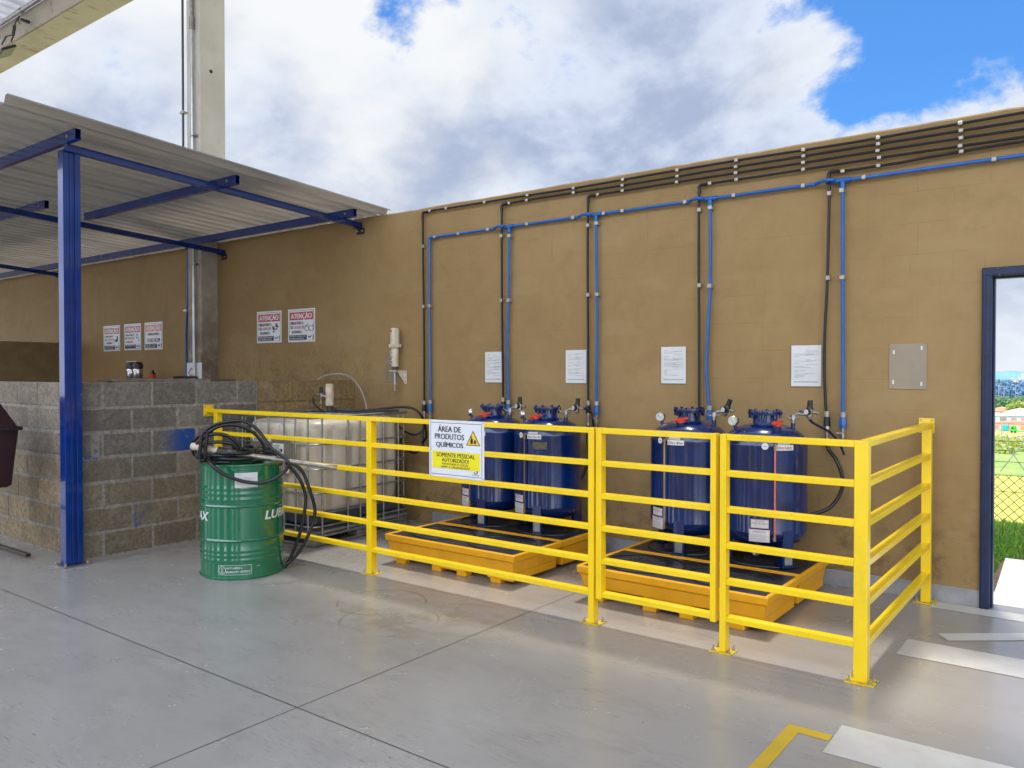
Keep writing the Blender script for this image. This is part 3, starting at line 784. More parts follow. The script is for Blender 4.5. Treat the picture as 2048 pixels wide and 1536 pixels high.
# ---- warning sign on the railing
sg = thing('warning_sign', 'square white sign on the yellow railing reading ÁREA DE PRODUTOS QUÍMICOS', 'sign', (-3.41, -1.71, .75))
X0, X1, Z0, Z1 = -3.649, -3.176, .757, 1.134; W = X1 - X0; Hh = Z1 - Z0
yb = -1.7065
mb = MB(); mb.box(X0, X1, yb - .003, yb, Z0, Z1, .0008); mb.build('board', M['white'], sg)
yf = yb - .0036
def U(u): return X0 + u * W
def V(v): return Z1 - v * Hh
def frame_lines(mb, u0, u1, v0, v1, t, y):
    mb.box(U(u0), U(u1), y, y + .0004, V(v0) - t, V(v0)); mb.box(U(u0), U(u1), y, y + .0004, V(v1), V(v1) + t)
    mb.box(U(u0), U(u0) + t, y, y + .0004, V(v1) + t, V(v0) - t); mb.box(U(u1) - t, U(u1), y, y + .0004, V(v1) + t, V(v0) - t)
mb = MB(); frame_lines(mb, .028, .965, .045, .955, .003, yf); mb.build('border', M['ink'], sg, smooth=0)
mb = MB(); mb.box(U(.062), U(.93), yf, yf + .0004, V(.845), V(.545), 0)
mb.build('yellow_panel', M['signyellow'], sg, smooth=0)
mb = MB()
for body, u0, u1, v0, v1 in (('ÁREA DE', .165, .595, .205, .082), ('PRODUTOS', .11, .65, .335, .238), ('QUÍMICOS', .13, .635, .487, .365)):
    add_text(mb, body, U(u0), U(u1), V(v0), V(v1), yf - .0004, .010)
for body, u0, u1, v0, v1 in (('SOMENTE PESSOAL', .14, .845, .645, .572), ('AUTORIZADO!', .24, .735, .730, .662), ('MANTENHA O LOCAL', .25, .73, .783, .745), ('LIMPO E ORGANIZADO!', .225, .75, .837, .797)):
    add_text(mb, body, U(u0), U(u1), V(v0), V(v1), yf - .0004, .01)
mb.build('lettering', M['ink'], sg, smooth=0); mb = MB()
add_text(mb, 'CITYCAMP', U(.79), U(.92), V(.925), V(.905), yf - .0004, .0)
mb.tube([(U(.83), yf - .0006, V(.86)), (U(.835), yf - .0006, V(.885)), (U(.865), yf - .0006, V(.892)), (U(.885), yf - .0006, V(.868)), (U(.875), yf - .0006, V(.85))], .0022, 6)
mb.poly([(U(.86), yf - .001, V(.857)), (U(.895), yf - .001, V(.858)), (U(.89), yf - .001, V(.835))])
mb.build('logo', M['ink'], sg, smooth=0)
mb = MB(); mb.poly([(U(.685), yf - .0002, V(.415)), (U(.935), yf - .0002, V(.415)), (U(.81), yf - .0002, V(.155))]); tri = mb.build('warning_triangle', M['ink'], sg, smooth=0)
mb = MB(); mb.poly([(U(.705), yf - .0005, V(.403)), (U(.915), yf - .0005, V(.403)), (U(.81), yf - .0005, V(.182))]); mb.build('triangle_fill', M['amber'], tri, smooth=0)
mb = MB(); y_ = yf - .0008
mb.box(U(.762), U(.808), y_, y_ + .0003, V(.385), V(.30)); mb.box(U(.772), U(.798), y_, y_ + .0003, V(.30), V(.285)); mb.box(U(.765), U(.79), y_, y_ + .0003, V(.28), V(.255))
mb.box(U(.825), U(.862), y_, y_ + .0003, V(.383), V(.33)); mb.box(U(.833), U(.855), y_, y_ + .0003, V(.33), V(.315))
mb.build('bottle_symbols', M['ink'], tri, smooth=0)
for u, v in ((.022, .025), (.978, .025), (.022, .975), (.978, .975)):
    mb = MB(); mb.cyl((U(u), yb - .003, V(v)), (U(u), yb - .005, V(v)), .004, seg=8); mb.build('rivet', M['steel'], sg)

# ================================================================== SPILL PALLETS
def spill_pallet(cx, cy, label, L=1.235, Wd=.595, copy=None):
    t = thing('spill_pallet', label, 'spill pallet', (cx, cy, 0), 0, 'yellow spill pallets under and before the tanks', local=True)
    if copy:
        for ch in copy:
            c_ = ch.copy(); COL.objects.link(c_); c_.parent = t
        return t, None
    hx, hy = L / 2, Wd / 2; parts = []
    mb = MB(); bm = mb.bm
    # tapered tub with an overhanging rim and fork slots
    def ring(z, ins): return [(-hx + ins, -hy + ins, z), (hx - ins, -hy + ins, z), (hx - ins, hy - ins, z), (-hx + ins, hy - ins, z)]
    def loft(rs, capb=True, capt=False):
        R_ = [[bm.verts.new(p) for p in r_] for r_ in rs]
        for A, B in zip(R_, R_[1:]):
            for i in range(4): bm.faces.new((A[i], A[(i + 1) % 4], B[(i + 1) % 4], B[i]))
        if capb: bm.faces.new(list(reversed(R_[0])))
        if capt: bm.faces.new(R_[-1])
    loft([ring(.085, .032), ring(.168, .017), ring(.172, .003), ring(.214, .0), ring(.220, .006), ring(.220, .026), ring(.205, .032)], True, True)
    # lower body blocks between fork slots
    zb = .03
    for (a, b) in ((-hx + .034, -hx + .20), (-.16, .16), (hx - .26, hx - .034)):
        mb.box(a, b, -hy + .034, hy - .034, zb, .088, .006)
    for fx in (-hx + .13, -.12, .12, hx - .19):
        for fy in (-hy + .07, hy - .07):
            mb.box(fx - .045, fx + .045, fy - .034, fy + .034, 0, .034, .005)
    tub = mb.build('tub', M['pallet'], t, bevel=0); parts.append(tub)
    bv = tub.modifiers.new('b', 'BEVEL'); bv.width = .006; bv.segments = 2; bv.limit_method = 'ANGLE'; bv.angle_limit = R(50)
    # grate
    mb = MB(); ins = .030
    mb.box(-hx + ins, hx - ins, -hy + ins, hy - ins, .206, .2165, .002)
    for sx in (-1, 1):
        cx_ = sx * .285
        bm2 = mb.bm
        ringp = [(cx_ + .262 * math.cos(a), .235 * math.sin(a), .2205) for a in [i * math.pi / 24 for i in range(49)]]
        mb.tube(ringp, .0045, 6, smooth=False)
        for k in range(7):
            yy = -.105 + k * .035
            hw = .15 - abs(k - 3) * .016
            mb.box(cx_ - hw, cx_ + hw, yy - .007, yy + .007, .2166, .2265, .003)
    parts.append(mb.build('grate', M['grate'], t))
    return t, parts
t0, pp_ = spill_pallet(-3.800, -1.088, 'empty yellow spill pallet in front of the two left blue tanks')
spill_pallet(-3.800, -.490, 'yellow spill pallet carrying the two left blue tanks', copy=pp_)
spill_pallet(-2.104, -1.040, 'empty yellow spill pallet in front of the two right blue tanks, behind the gate', copy=pp_)
spill_pallet(-2.104, -.442, 'yellow spill pallet carrying the two right blue tanks', copy=pp_)

# ================================================================== PRESSURE TANKS
def wrap(cx, cy, rad, a0, sgn=1):
    """u = arc length from angle a0, v = height"""
    def f(u, v):
        a = a0 + u / rad
        return (cx + rad * math.cos(a), cy + rad * math.sin(a), v)
    return f
def patch(mb, f, u0, u1, v0, v1, n=8):
    bm = mb.bm
    A = [bm.verts.new(f(u0 + (u1 - u0) * i / n, v0)) for i in range(n + 1)]
    B = [bm.verts.new(f(u0 + (u1 - u0) * i / n, v1)) for i in range(n + 1)]
    for i in range(n): bm.faces.new((A[i], A[i + 1], B[i + 1], B[i]))
def outline(mb, f, u0, u1, v0, v1, t, n=8):
    patch(mb, f, u0, u1, v0, v0 + t, n); patch(mb, f, u0, u1, v1 - t, v1, n); patch(mb, f, u0, u0 + t, v0 + t, v1 - t, 1); patch(mb, f, u1 - t, u1, v0 + t, v1 - t, 1)
def gauge(parent, c, d, r, name='gauge'):
    c = Vector(c); d = Vector(d).normalized()
    mb = MB(); mb.cyl(c, c + d * .022, r, seg=24); mb.cyl(c + d * .022, c + d * .026, r, r * .93, seg=24)
    g = mb.build(name, M['chrome'] if r > .025 else M['black'], parent)
    mb = MB(); mb.cyl(c + d * .0262, c + d * .0272, r * .80, seg=24); fc = mb.build('dial', M['glassface'], g, smooth=0)
    up = Vector((0, 0, 1)); sd = d.cross(up).normalized(); up = sd.cross(d)
    mb = MB(); p = c + d * .028
    mb.bar(p - sd * r * .3 - up * r * .35, p + sd * r * .35 + up * r * .4, .0022, .0008, up=d)
    for k in range(9):
        a = R(-220 + k * 32.5 + 0)
        v = sd * math.cos(a) + up * math.sin(a)
        mb.bar(p + v * r * .60, p + v * r * .74, .002, .0006, up=d)
    mb.build('needle', M['ink'], g, smooth=0)
    return g
def tank(cx, cy, phi, dz, label, name_text, text_mat, tubemat, stem_deg, reg_tilt, cap_off=10, cap_r=.145, extra=None, reg_vec=None, show_tube_top=True, face=None):
    t = thing('pressure_tank', label, 'tank', (cx, cy, .2235), 0, 'blue pressurised fluid tanks')
    R_ = .265
    prof = [(0, .325 + dz), (.10, .328 + dz), (.18, .342 + dz), (.225, .362 + dz), (.252, .392 + dz), (.2650, .425 + dz), (.2665, .432 + dz), (.2665, .437 + dz), (.265, .442 + dz), (.2655, .7 + dz), (.265, .975 + dz), (.2665, .98 + dz), (.2665, .985 + dz), (.2645, .99 + dz)]
    prof += [(.258, 1.012 + dz), (.243, 1.037 + dz), (.218, 1.062 + dz), (.18, 1.086 + dz), (.13, 1.105 + dz), (.075, 1.114 + dz), (.0, 1.116 + dz)]
    mb = MB(); mb.lathe(prof, 64, Matrix.Translation((cx, cy, 0))); mb.build('body', M['tankblue'], t, smooth=40)
    zt = 1.108 + dz
    mb = MB(); mb.lathe([(.082, zt - .01), (.078, zt), (.078, zt + .062), (.109, zt + .064), (.110, zt + .074), (.105, zt + .0745), (.110, zt + .0765), (.109, zt + .087), (.04, zt + .088), (.0, zt + .088)], 40, Matrix.Translation((cx, cy, 0)))
    nk = mb.build('filler_flange', M['tankblue'], t, smooth=40)
    for k in range(8):
        mb = MB()
        a = R(k * 45 + 12); bx, by = cx + .097 * math.cos(a), cy + .097 * math.sin(a)
        mb.cyl((bx, by, zt + .045), (bx, by, zt + .096), .005, seg=6)
        mb.cyl((bx, by, zt + .087), (bx, by, zt + .098), .009, seg=6); mb.cyl((bx, by, zt + .040), (bx, by, zt + .064), .0085, seg=6)
        mb.build('bolt', M['tankblue'], nk)
    # red relief cap
    a = R(phi + cap_off); r = cap_r; n = Vector((math.cos(a), math.sin(a), 0))
    b0 = Vector((cx, cy, 0)) + n * r + Vector((0, 0, 1.088 + dz)); ax = (n * .28 + Vector((0, 0, 1))).normalized()
    mb = MB(); mb.cyl(b0 - ax * .01, b0 + ax * .026, .028, seg=20); nz = mb.build('cap_nozzle', M['tankblue'], t)
    mb = MB(); mb.cyl(b0 + ax * .0262, b0 + ax * .045, .032, .028, seg=20)
    q = ax.to_track_quat('Z', 'Y').to_matrix().to_4x4()
    for s_ in (-1, 1):
        mt = Matrix.Translation(b0 + ax * .041) @ q @ Matrix.Rotation(R(35), 4, 'Z')
        mb.box(min(s_ * .02, s_ * .050), max(s_ * .02, s_ * .050), -.014, .014, -.007, .007, .004, mt)
    mb.build('cap', M['cap'], t, label='red filler cap')
    # large pressure gauge on a short stem
    a = R(phi - 78); n = Vector((math.cos(a), math.sin(a), 0)); b0 = Vector((cx, cy, 1.068 + dz)) + n * .195
    mb = MB(); mb.cyl(b0, b0 + Vector((0, 0, .035)) + n * .012, .012, seg=12); mb.build('gauge_stem', M['tankblue'], t)
    fd = Vector(face) if face else Vector((-.25, -1, .0))
    gauge(t, b0 + Vector((0, 0, .064)) + n * .016, fd, .034)
    # stem with valve, tee and regulator
    a = R(stem_deg); n = Vector((math.cos(a), math.sin(a), 0)); b0 = Vector((cx, cy, 1.075 + dz)) + n * .175
    mb = MB(); mb.cyl(b0, b0 + Vector((0, 0, .045)), .014, seg=14); mb.build('valve_stem', M['tankblue'], t)
    v0 = b0 + Vector((0, 0, .045)); v1 = v0 + Vector((0, 0, .055))
    mb = MB(); mb.cyl(v0, v0 + Vector((0, 0, .02)), .013, seg=8); mb.cyl(v0 + Vector((0, 0, .02)), v1, .017, .014, seg=14)
    mb.tube([v1 - Vector((0, 0, .012)), v1 + n * .03 + Vector((0, 0, .006)), v1 + n * .058 + Vector((0, 0, .002))], .0095, 10)
    mb.box(-.014, .014, -.014, .014, -.016, .016, .003, Matrix.Translation(v1 + Vector((0, 0, -.018))) @ Matrix.Rotation(R(30), 4, 'Z'))
    mb.cyl(v0 + Vector((-.03, -.01, .030)), v0 + Vector((.03, .01, .036)), .008, seg=10)
    mb.tube([v0 + Vector((-.028, -.01, .03)), v0 + Vector((-.05, -.02, .05)), v0 + Vector((-.045, -.02, .075))], .0035, 6)
    mb.build('ball_valve', M['steel'], t)
    rv = Vector(reg_vec) if reg_vec else n * .10 + Vector((0, 0, .02))
    rc = v1 + rv
    up = Vector((math.sin(R(reg_tilt)), 0, math.cos(R(reg_tilt))))
    mb = MB(); mb.tube([v1 + n * .055, rc], .009, 8, smooth=False)
    mb.cyl(rc - up * .030, rc + up * .016, .021, seg=16); mb.cyl(rc - up * .048, rc - up * .030, .012, .018, seg=12)
    mb.cyl(rc + n * .018, rc + n * .055 + Vector((0, 0, -.01)), .010, seg=10); mb.build('regulator_body', M['steel'], t)
    mb = MB(); mb.cyl(rc + up * .016, rc + up * .030, .024, .019, seg=18); mb.cyl(rc + up * .030, rc + up * .074, .0175, .016, seg=18); mb.build('regulator_knob', M['black'], t)
    gauge(t, rc + Vector((-.004, -.014, -.002)), (-.25, -1, .05), .0205)
    # sight tube
    ap = R(phi); n = Vector((math.cos(ap), math.sin(ap), 0)); rr = R_ + .022
    p0 = Vector((cx, cy, .395 + dz)) + n * rr; p1 = Vector((cx, cy, .998 + dz)) + n * rr
    mb = MB(); mb.cyl(p0 + Vector((0, 0, .02)), p1 - Vector((0, 0, .02)), .0062, seg=12); mb.build('sight_tube', tubemat, t)
    for p in (p0, p1):
        mb = MB()
        s_ = 1 if p is p0 else -1
        mb.cyl(p, p + Vector((0, 0, s_ * .026)), .010, .009, seg=8); mb.cyl(p + Vector((0, 0, s_ * .026)), p + Vector((0, 0, s_ * .04)), .008, seg=8)
        mb.cyl(p + Vector((0, 0, s_ * .006)), p - n * .03 + Vector((0, 0, s_ * .006)), .008, seg=10)
        mb.build('tube_fitting', M['brass'], t)
    # legs
    for k in range(3):
        a = R(phi + 20 + 120 * k); n = Vector((math.cos(a), math.sin(a), 0)); sd = Vector((-n.y, n.x, 0))
        base = Vector((cx, cy, 0))
        mt = Matrix(((sd.x, n.x, 0, cx), (sd.y, n.y, 0, cy), (0, 0, 1, 0), (0, 0, 0, 1)))
        mb = MB()
        mb.box(-.036, .036, .262, .270, .224, .452 + dz, .0025, mt)
        mb.box(-.0365, -.030, .205, .2625, .226, .40 + dz, .002, mt); mb.box(.030, .0365, .205, .2625, .226, .40 + dz, .002, mt)
        mb.box(-.045, .045, .20, .285, .2237, .229, .001, mt)
        lg = mb.build('leg', M['tankblue'], t)
        if k == 0:
            mb = MB(); mb.box(-.026, .026, .2704, .2716, .240, .315, .0005, mt); mb.build('data_plate', M['galv'], lg)
    # outlet pipe underneath
    a = R(phi - 30); n = Vector((math.cos(a), math.sin(a), 0)); c0 = Vector((cx, cy, .29))
    mb = MB(); mb.cyl((cx, cy, .335), (cx, cy, .285), .016, seg=10)
    mb.tube([(cx, cy, .285), tuple(c0 + n * .06), tuple(c0 + n * .14)], .013, 8); mb.cyl(c0 + n * .13, c0 + n * .16, .018, seg=8); mb.cyl(c0 + n * .16, c0 + n * .2 + Vector((0, 0, .004)), .012, seg=10)
    mb.build('drain_pipe', M['steel'], t)
    # labels: arc positions relative to the sight tube
    f = wrap(cx, cy, R_ + .0018, ap); f2 = wrap(cx, cy, R_ + .0024, ap)
    k = R_ * math.pi / 180
    def label_patch(u0, u1, v0, v1, nm):
        mb = MB(); patch(mb, f, u0 * k, u1 * k, v0 + dz, v1 + dz); return mb.build(nm, M['paper'], t, smooth=60)
    l1 = label_patch(-30.5, -7, .470, .523, 'pressure_label')
    mb = MB(); outline(mb, f2, -29.8 * k, -7.7 * k, .473 + dz, .520 + dz, .0012)
    add_text(mb, 'CILINDRO', -25 * k, -12.5 * k, .508 + dz, .516 + dz, 0, .01, f2); add_text(mb, 'PRESSURIZADO', -29 * k, -8.6 * k, .494 + dz, .504 + dz, 0, .01, f2)
    add_text(mb, 'PRESSÃO MAX. 7 Bar', -26 * k, -11 * k, .483 + dz, .489 + dz, 0, 0, f2)
    mb.build('print', M['dullred'], l1, smooth=0)
    l2 = label_patch(-33, -5.5, .382, .460, 'attention_label')
    mb = MB(); outline(mb, f2, -32.2 * k, -6.3 * k, .385 + dz, .457 + dz, .0012); add_text(mb, 'ATENÇÃO', -28 * k, -10.5 * k, .437 + dz, .454 + dz, 0, .01, f2)
    mb.build('print', M['dullred'], l2, smooth=0)
    mb = MB()
    for q in range(6): patch(mb, f2, -31 * k, (-8 - (q % 3) * 1.5) * k, .391 + q * .0072 + dz, .3935 + q * .0072 + dz, 6)
    mb.build('small_print', M['greyink'], l2, smooth=0)
    l3 = label_patch(2.2, 27.5, .960, .994, 'name_label')
    mb = MB(); add_text(mb, name_text, 3.6 * k, 26 * k, .966 + dz, .989 + dz, 0, .005, f2); mb.build('lettering', text_mat, l3, smooth=0)
    l4 = label_patch(5, 22, .998, 1.012, 'notice_label')
    mb = MB(); patch(mb, f2, 6 * k, 21 * k, 1.003 + dz, 1.006 + dz); mb.build('print', M['dullred'], l4, smooth=0)
    # round sticker
    mb = MB(); bm = mb.bm; ctr = bm.verts.new(f(-12 * k, .985 + dz)); rg = [bm.verts.new(f(-12 * k + .021 * math.cos(2 * math.pi * i / 20), .985 + dz + .021 * math.sin(2 * math.pi * i / 20))) for i in range(20)]
    for i in range(20): bm.faces.new((ctr, rg[i], rg[(i + 1) % 20]))
    st = mb.build('round_sticker', M['paper'], t, smooth=60)
    mb = MB(); add_text(mb, 'ROMARI', -12 * k - .014, -12 * k + .014, .981 + dz, .989 + dz, 0, 0, f2); mb.build('print', M['bluepipe'], st, smooth=0)
    if extra == 'tape':
        mb = MB(); patch(mb, f, 13 * k, 37 * k, .885 + dz, .937 + dz); mb.build('old_tape_mark', M['tapebrown'], t, smooth=60)
    return t, rc, v1
M['tapebrown'] = pbr('old_tape_residue', (.10, .08, .045), .7, var=.4, vs=30)
tank(-4.10, -.45, -93, -.018, 'leftmost blue pressure tank, partly hidden by the white warning sign', 'Óleo', M['ink'], M['tube_dark'], 0, 0, 15, face=(-.75, -.8, 0))
tank(-3.555, -.45, -93, -.018, 'blue pressure tank labelled Óleo 85w140', 'Óleo 85w140', M['ink'], M['tube_dark'], 0, 8, 2, extra='tape', face=(-.75, -.8, 0))
tank(-2.355, -.45, -100, 0, 'blue pressure tank labelled Óleo 80w behind the gate', 'Óleo 80w', M['ink'], M['tube_oil'], 6, 22, 14, face=(.1, -1, 0), reg_vec=(.085, .01, .02))
tank(-1.82, -.45, -58.5, 0, 'rightmost blue pressure tank labelled Aditivo Radiador', 'Aditivo Radiador', M['dullred'], M['tube_red'], 12, 3, 12, .17, face=(-.1, -1, 0))

# ================================================================== PIPES ON THE WALL
def clamp(parent, x, z, vertical, y=-.03, r=.016):
    mb = MB(); x += random.uniform(-.006, .006)
    if vertical:
        mb.box(x - r * 1.3, x + r * 1.3, y - r * 1.4, -.001, z - .015, z + .015, .003)
    else:
        mb.box(x - .013, x + .013, y - r * 1.35, -.001, z - r * 1.12, z + r * 1.12, .003)
    mb.build('clamp', M['clamp'], parent)
CX = [-4.985, -4.522, -4.054, -3.583, -3.117, -2.645, -2.182, -1.706, -1.230, -.757, -.28, .2]
def hose_line(label, x, zt, wob, down, clamps_v, extra_end=None, sag=None):
    t = thing('black_hose', label, 'hose', (x, -.03, zt), 0, 'black hoses clipped along the wall')
    y = -.034; r = .0100
    top = [(x + .03, y, zt)]
    k = 0
    xx = x + .12
    while xx < 2.3:
        top.append((xx, y, zt + wob(xx))); xx += .16
    mb = MB(); mb.tube(top, r, 8, sub=2)
    hz = mb.build('top_run', M['hosebrown'], t)
    mb = MB(); pts = [(px, y, pz) for px, pz in down]
    mb.tube([(x, y, zt - .03)] + pts, r, 8, sub=4); mb.build('drop', M['hose'], t)
    mb = MB(); mb.tube([(x, y, zt - .06), (x, y, zt - .02), (x + .006, y, zt - .006), (x + .02, y, zt), (x + .06, y, zt)], r * 1.35, 8, sub=3); mb.build('elbow', M['black'], t)
    for cx in [c for c in CX if c > x + .09] + [x + .09]:
        clamp(t, cx, zt + wob(cx), False, y, r)
    for cz in clamps_v:
        px = down[0][0]
        for (a, b) in zip([(x, zt)] + down, down):
            if b[1] <= cz <= a[1]: px = a[0] + (b[0] - a[0]) * (a[1] - cz) / (a[1] - b[1])
        clamp(t, px, cz, True, y, r)
    return t
wob0 = lambda s_, a: (lambda x: a * mnoise.noise(Vector((x * .9, s_, 0))))
hA = hose_line('uppermost black hose on the wall, dropping furthest left beside the air pump', -5.292, 2.979, wob0(1.3, .016), [(-5.292, 2.8), (-5.290, 2.656), (-5.281, 2.08), (-5.277, 1.6), (-5.276, 1.15)], [2.656, 2.08])
hB = hose_line('second black hose from the top, dropping behind the leftmost tank', -4.333, 2.935, wob0(4.1, .011), [(-4.333, 2.8), (-4.334, 2.658), (-4.331, 2.086), (-4.326, 1.7), (-4.318, 1.2)], [2.658, 2.086])
hC = hose_line('third black hose from the top, dropping between the two left tanks', -3.438, 2.889, wob0(6.7, .010), [(-3.440, 2.8), (-3.442, 2.652), (-3.441, 2.083), (-3.436, 1.7), (-3.434, 1.18)], [2.652, 2.083])
hD = hose_line('fourth black hose from the top, dropping behind the Óleo 80w tank', -2.470, 2.843, wob0(8.8, .009), [(-2.471, 2.75), (-2.473, 2.66), (-2.471, 2.097), (-2.467, 1.7), (-2.464, 1.10)], [2.660, 2.097])
hE = hose_line('lowest black hose on the wall, dropping beside the rightmost tank', -1.540, 2.800, lambda x: (-.010 if x < -1 else 0) + .018 * max(0, min(1, (x + .9) / .35)) + .004 * math.sin(x * 4), [(-1.539, 2.75), (-1.536, 2.656), (-1.545, 2.087), (-1.558, 1.77), (-1.562, 1.5), (-1.553, 1.25), (-1.545, 1.15)], [2.656, 2.087])
def fitting(parent, x, z, top=.06, hexm='hose', y=-.034):
    mb = MB(); mb.cyl((x, y, z + .055), (x, y, z + .018), .018, seg=14); mb.build('ferrule', M['clamp'], parent)
    mb = MB(); mb.cyl((x, y, z + .018), (x, y, z - .045), .019, .024, seg=8); mb.build('sleeve', M[hexm], parent)
    mb = MB(); mb.cyl((x, y, z - .045), (x, y, z - .07), .017, seg=6); mb.cyl((x, y, z - .07), (x, y, z - .12), .012, seg=10); mb.cyl((x, y, z - .12), (x, y, z - .15), .016, seg=6); mb.build('connector', M['steel'], parent)
fitting(hA, -5.276, 1.12); fitting(hC, -3.434, 1.16); fitting(hE, -1.543, 1.13); fitting(hB, -4.318, 1.17)
mb = MB(); mb.tube([(-5.276, -.034, .98), (-5.27, -.06, .87), (-5.24, -.1, .75), (-5.30, -.13, .68), (-5.42, -.14, .71), (-5.50, -.13, .80)], .012, 8); mb.build('loop', M['hose'], hA)
mb = MB(); mb.tube([(-5.276, -.034, .98), (-5.275, -.05, .90), (-5.33, -.1, .85), (-5.43, -.12, .87), (-5.54, -.12, .93)], .010, 8); mb.build('loop', M['hose'], hA)
mb = MB(); mb.tube([(-1.543, -.034, .99), (-1.53, -.04, .93), (-1.47, -.07, .86), (-1.428, -.09, .76), (-1.43, -.10, .66), (-1.49, -.14, .55), (-1.60, -.22, .50), (-1.72, -.30, .475), (-1.80, -.40, .40)], .0125, 10); mb.build('loop', M['hose'], hE)
mb = MB(); mb.tube([(-3.434, -.034, 1.01), (-3.43, -.05, .9), (-3.40, -.08, .78), (-3.42, -.13, .62), (-3.50, -.25, .45)], .012, 8); mb.build('loop', M['hose'], hC)

bl = thing('blue_air_pipe', 'blue compressed air pipe along the wall with five drops to the tanks', 'pipe', (-5.2, -.04, 2.73))
zb_ = 2.731; y = -.036; r = .0125
pts = [(-5.17, y, zb_)]
for xb in (-4.333, -3.438, -2.470, -1.540):
    pts += [(xb - .16, y, zb_), (xb - .085, y, zb_), (xb - .035, y - .03, zb_ + .006), (xb + .03, y - .03, zb_ + .006), (xb + .07, y, zb_)]
pts += [(-1.2, y, zb_), (2.3, y, zb_ + .005)]
mb = MB(); mb.tube(pts, r, 10, sub=4); mb.build('main_run', M['bluepipe'], bl)
drops = [(-5.202, [(-5.202, 2.70), (-5.203, 2.081), (-5.198, 1.5), (-5.196, 1.16)], 1.13, [2.081]),
         (-4.248, [(-4.248, 2.72), (-4.248, 2.65), (-4.255, 2.08), (-4.272, 1.712), (-4.264, 1.4), (-4.256, 1.17)], 1.15, [2.649, 2.082]),
         (-3.361, [(-3.361, 2.72), (-3.361, 2.65), (-3.352, 2.08), (-3.349, 1.9), (-3.354, 1.5), (-3.353, 1.18)], 1.16, [2.659, 2.082]),
         (-2.383, [(-2.383, 2.72), (-2.383, 2.66), (-2.381, 2.088), (-2.398, 1.75), (-2.409, 1.488), (-2.393, 1.27), (-2.381, 1.17)], 1.15, [2.664, 2.088]),
         (-1.449, [(-1.449, 2.72), (-1.449, 2.66), (-1.445, 2.083), (-1.440, 1.5), (-1.439, 1.16)], 1.13, [2.664, 2.083])]
for i, (x, dn, ze, cv) in enumerate(drops):
    mb = MB(); mb.tube([(a, y, b) for a, b in dn], r * .95, 10, sub=4); dp = mb.build('drop', M['bluepipe'], bl)
    mb = MB()
    if i == 0:
        mb.tube([(x, y, zb_ - .07), (x, y, zb_ - .02), (x + .008, y, zb_ - .005), (x + .025, y, zb_), (x + .06, y, zb_)], r * 1.3, 10, sub=3)
    else:
        mb.cyl((x - .05, y, zb_), (x + .05, y, zb_), r * 1.45, seg=14); mb.cyl((x, y, zb_), (x, y, zb_ - .055), r * 1.4, seg=14)
    mb.build('tee' if i else 'elbow', M['bluepipe'], bl)
    for cz in cv: clamp(bl, dn[1][0] if cz > 2.3 else [a for a, b in dn if abs(b - cz) < .02][0], cz, True, y, r)
    xe = dn[-1][0]
    mb = MB(); mb.cyl((xe, y, ze + .052), (xe, y, ze + .02), .021, seg=14); mb.build('ferrule', M['clamp'], dp)
    mb = MB(); mb.cyl((xe, y, ze + .02), (xe, y, ze - .03), .021, .027, seg=6); mb.cyl((xe, y, ze - .03), (xe, y, ze - .055), .024, seg=14); mb.build('sleeve', M['bluepipe'], dp)
    mb = MB(); mb.cyl((xe, y, ze - .055), (xe, y, ze - .08), .014, seg=8)
    if i in (0, 2, 4):
        mb.cyl((xe, y, ze - .08), (xe, y, ze - .13), .011, seg=10); mb.cyl((xe, y, ze - .095), (xe, y, ze - .12), .019, seg=8); mb.cyl((xe - .04, y - .01, ze - .09), (xe, y, ze - .09), .010, seg=10); mb.cyl((xe, y, ze - .13), (xe, y, ze - .16), .014, .008, seg=8)
    mb.build('connector', M['steel'], dp)
for cx in (-5.13, -4.831, -4.49, -4.054, -3.583, -3.29, -3.117, -2.582, -2.196, -1.712, -1.320, -.581, .1): clamp(bl, cx, zb_, False, y, r)
# thin dark blue air hoses to the regulators
for lb, pts in (('dark blue air hose arching from the rightmost tank regulator to the wall', [(-1.615, -.40, 1.198), (-1.575, -.385, 1.175), (-1.552, -.35, 1.13), (-1.53, -.28, 1.10), (-1.485, -.18, 1.055), (-1.445, -.10, .98), (-1.42, -.07, .90)]),
                ('dark blue air hose from the second tank regulator to the wall', [(-3.27, -.42, 1.17), (-3.24, -.38, 1.165), (-3.25, -.28, 1.13), (-3.33, -.14, 1.09), (-3.372, -.06, 1.03), (-3.36, -.04, .97)])):
    t = MB().tube(pts, .0085, 8).build('air_hose', pbr('dark_blue_air_hose' + str(len(pts)), (.006, .01, .055), .28), None)
    tag(t, lb, 'hose')

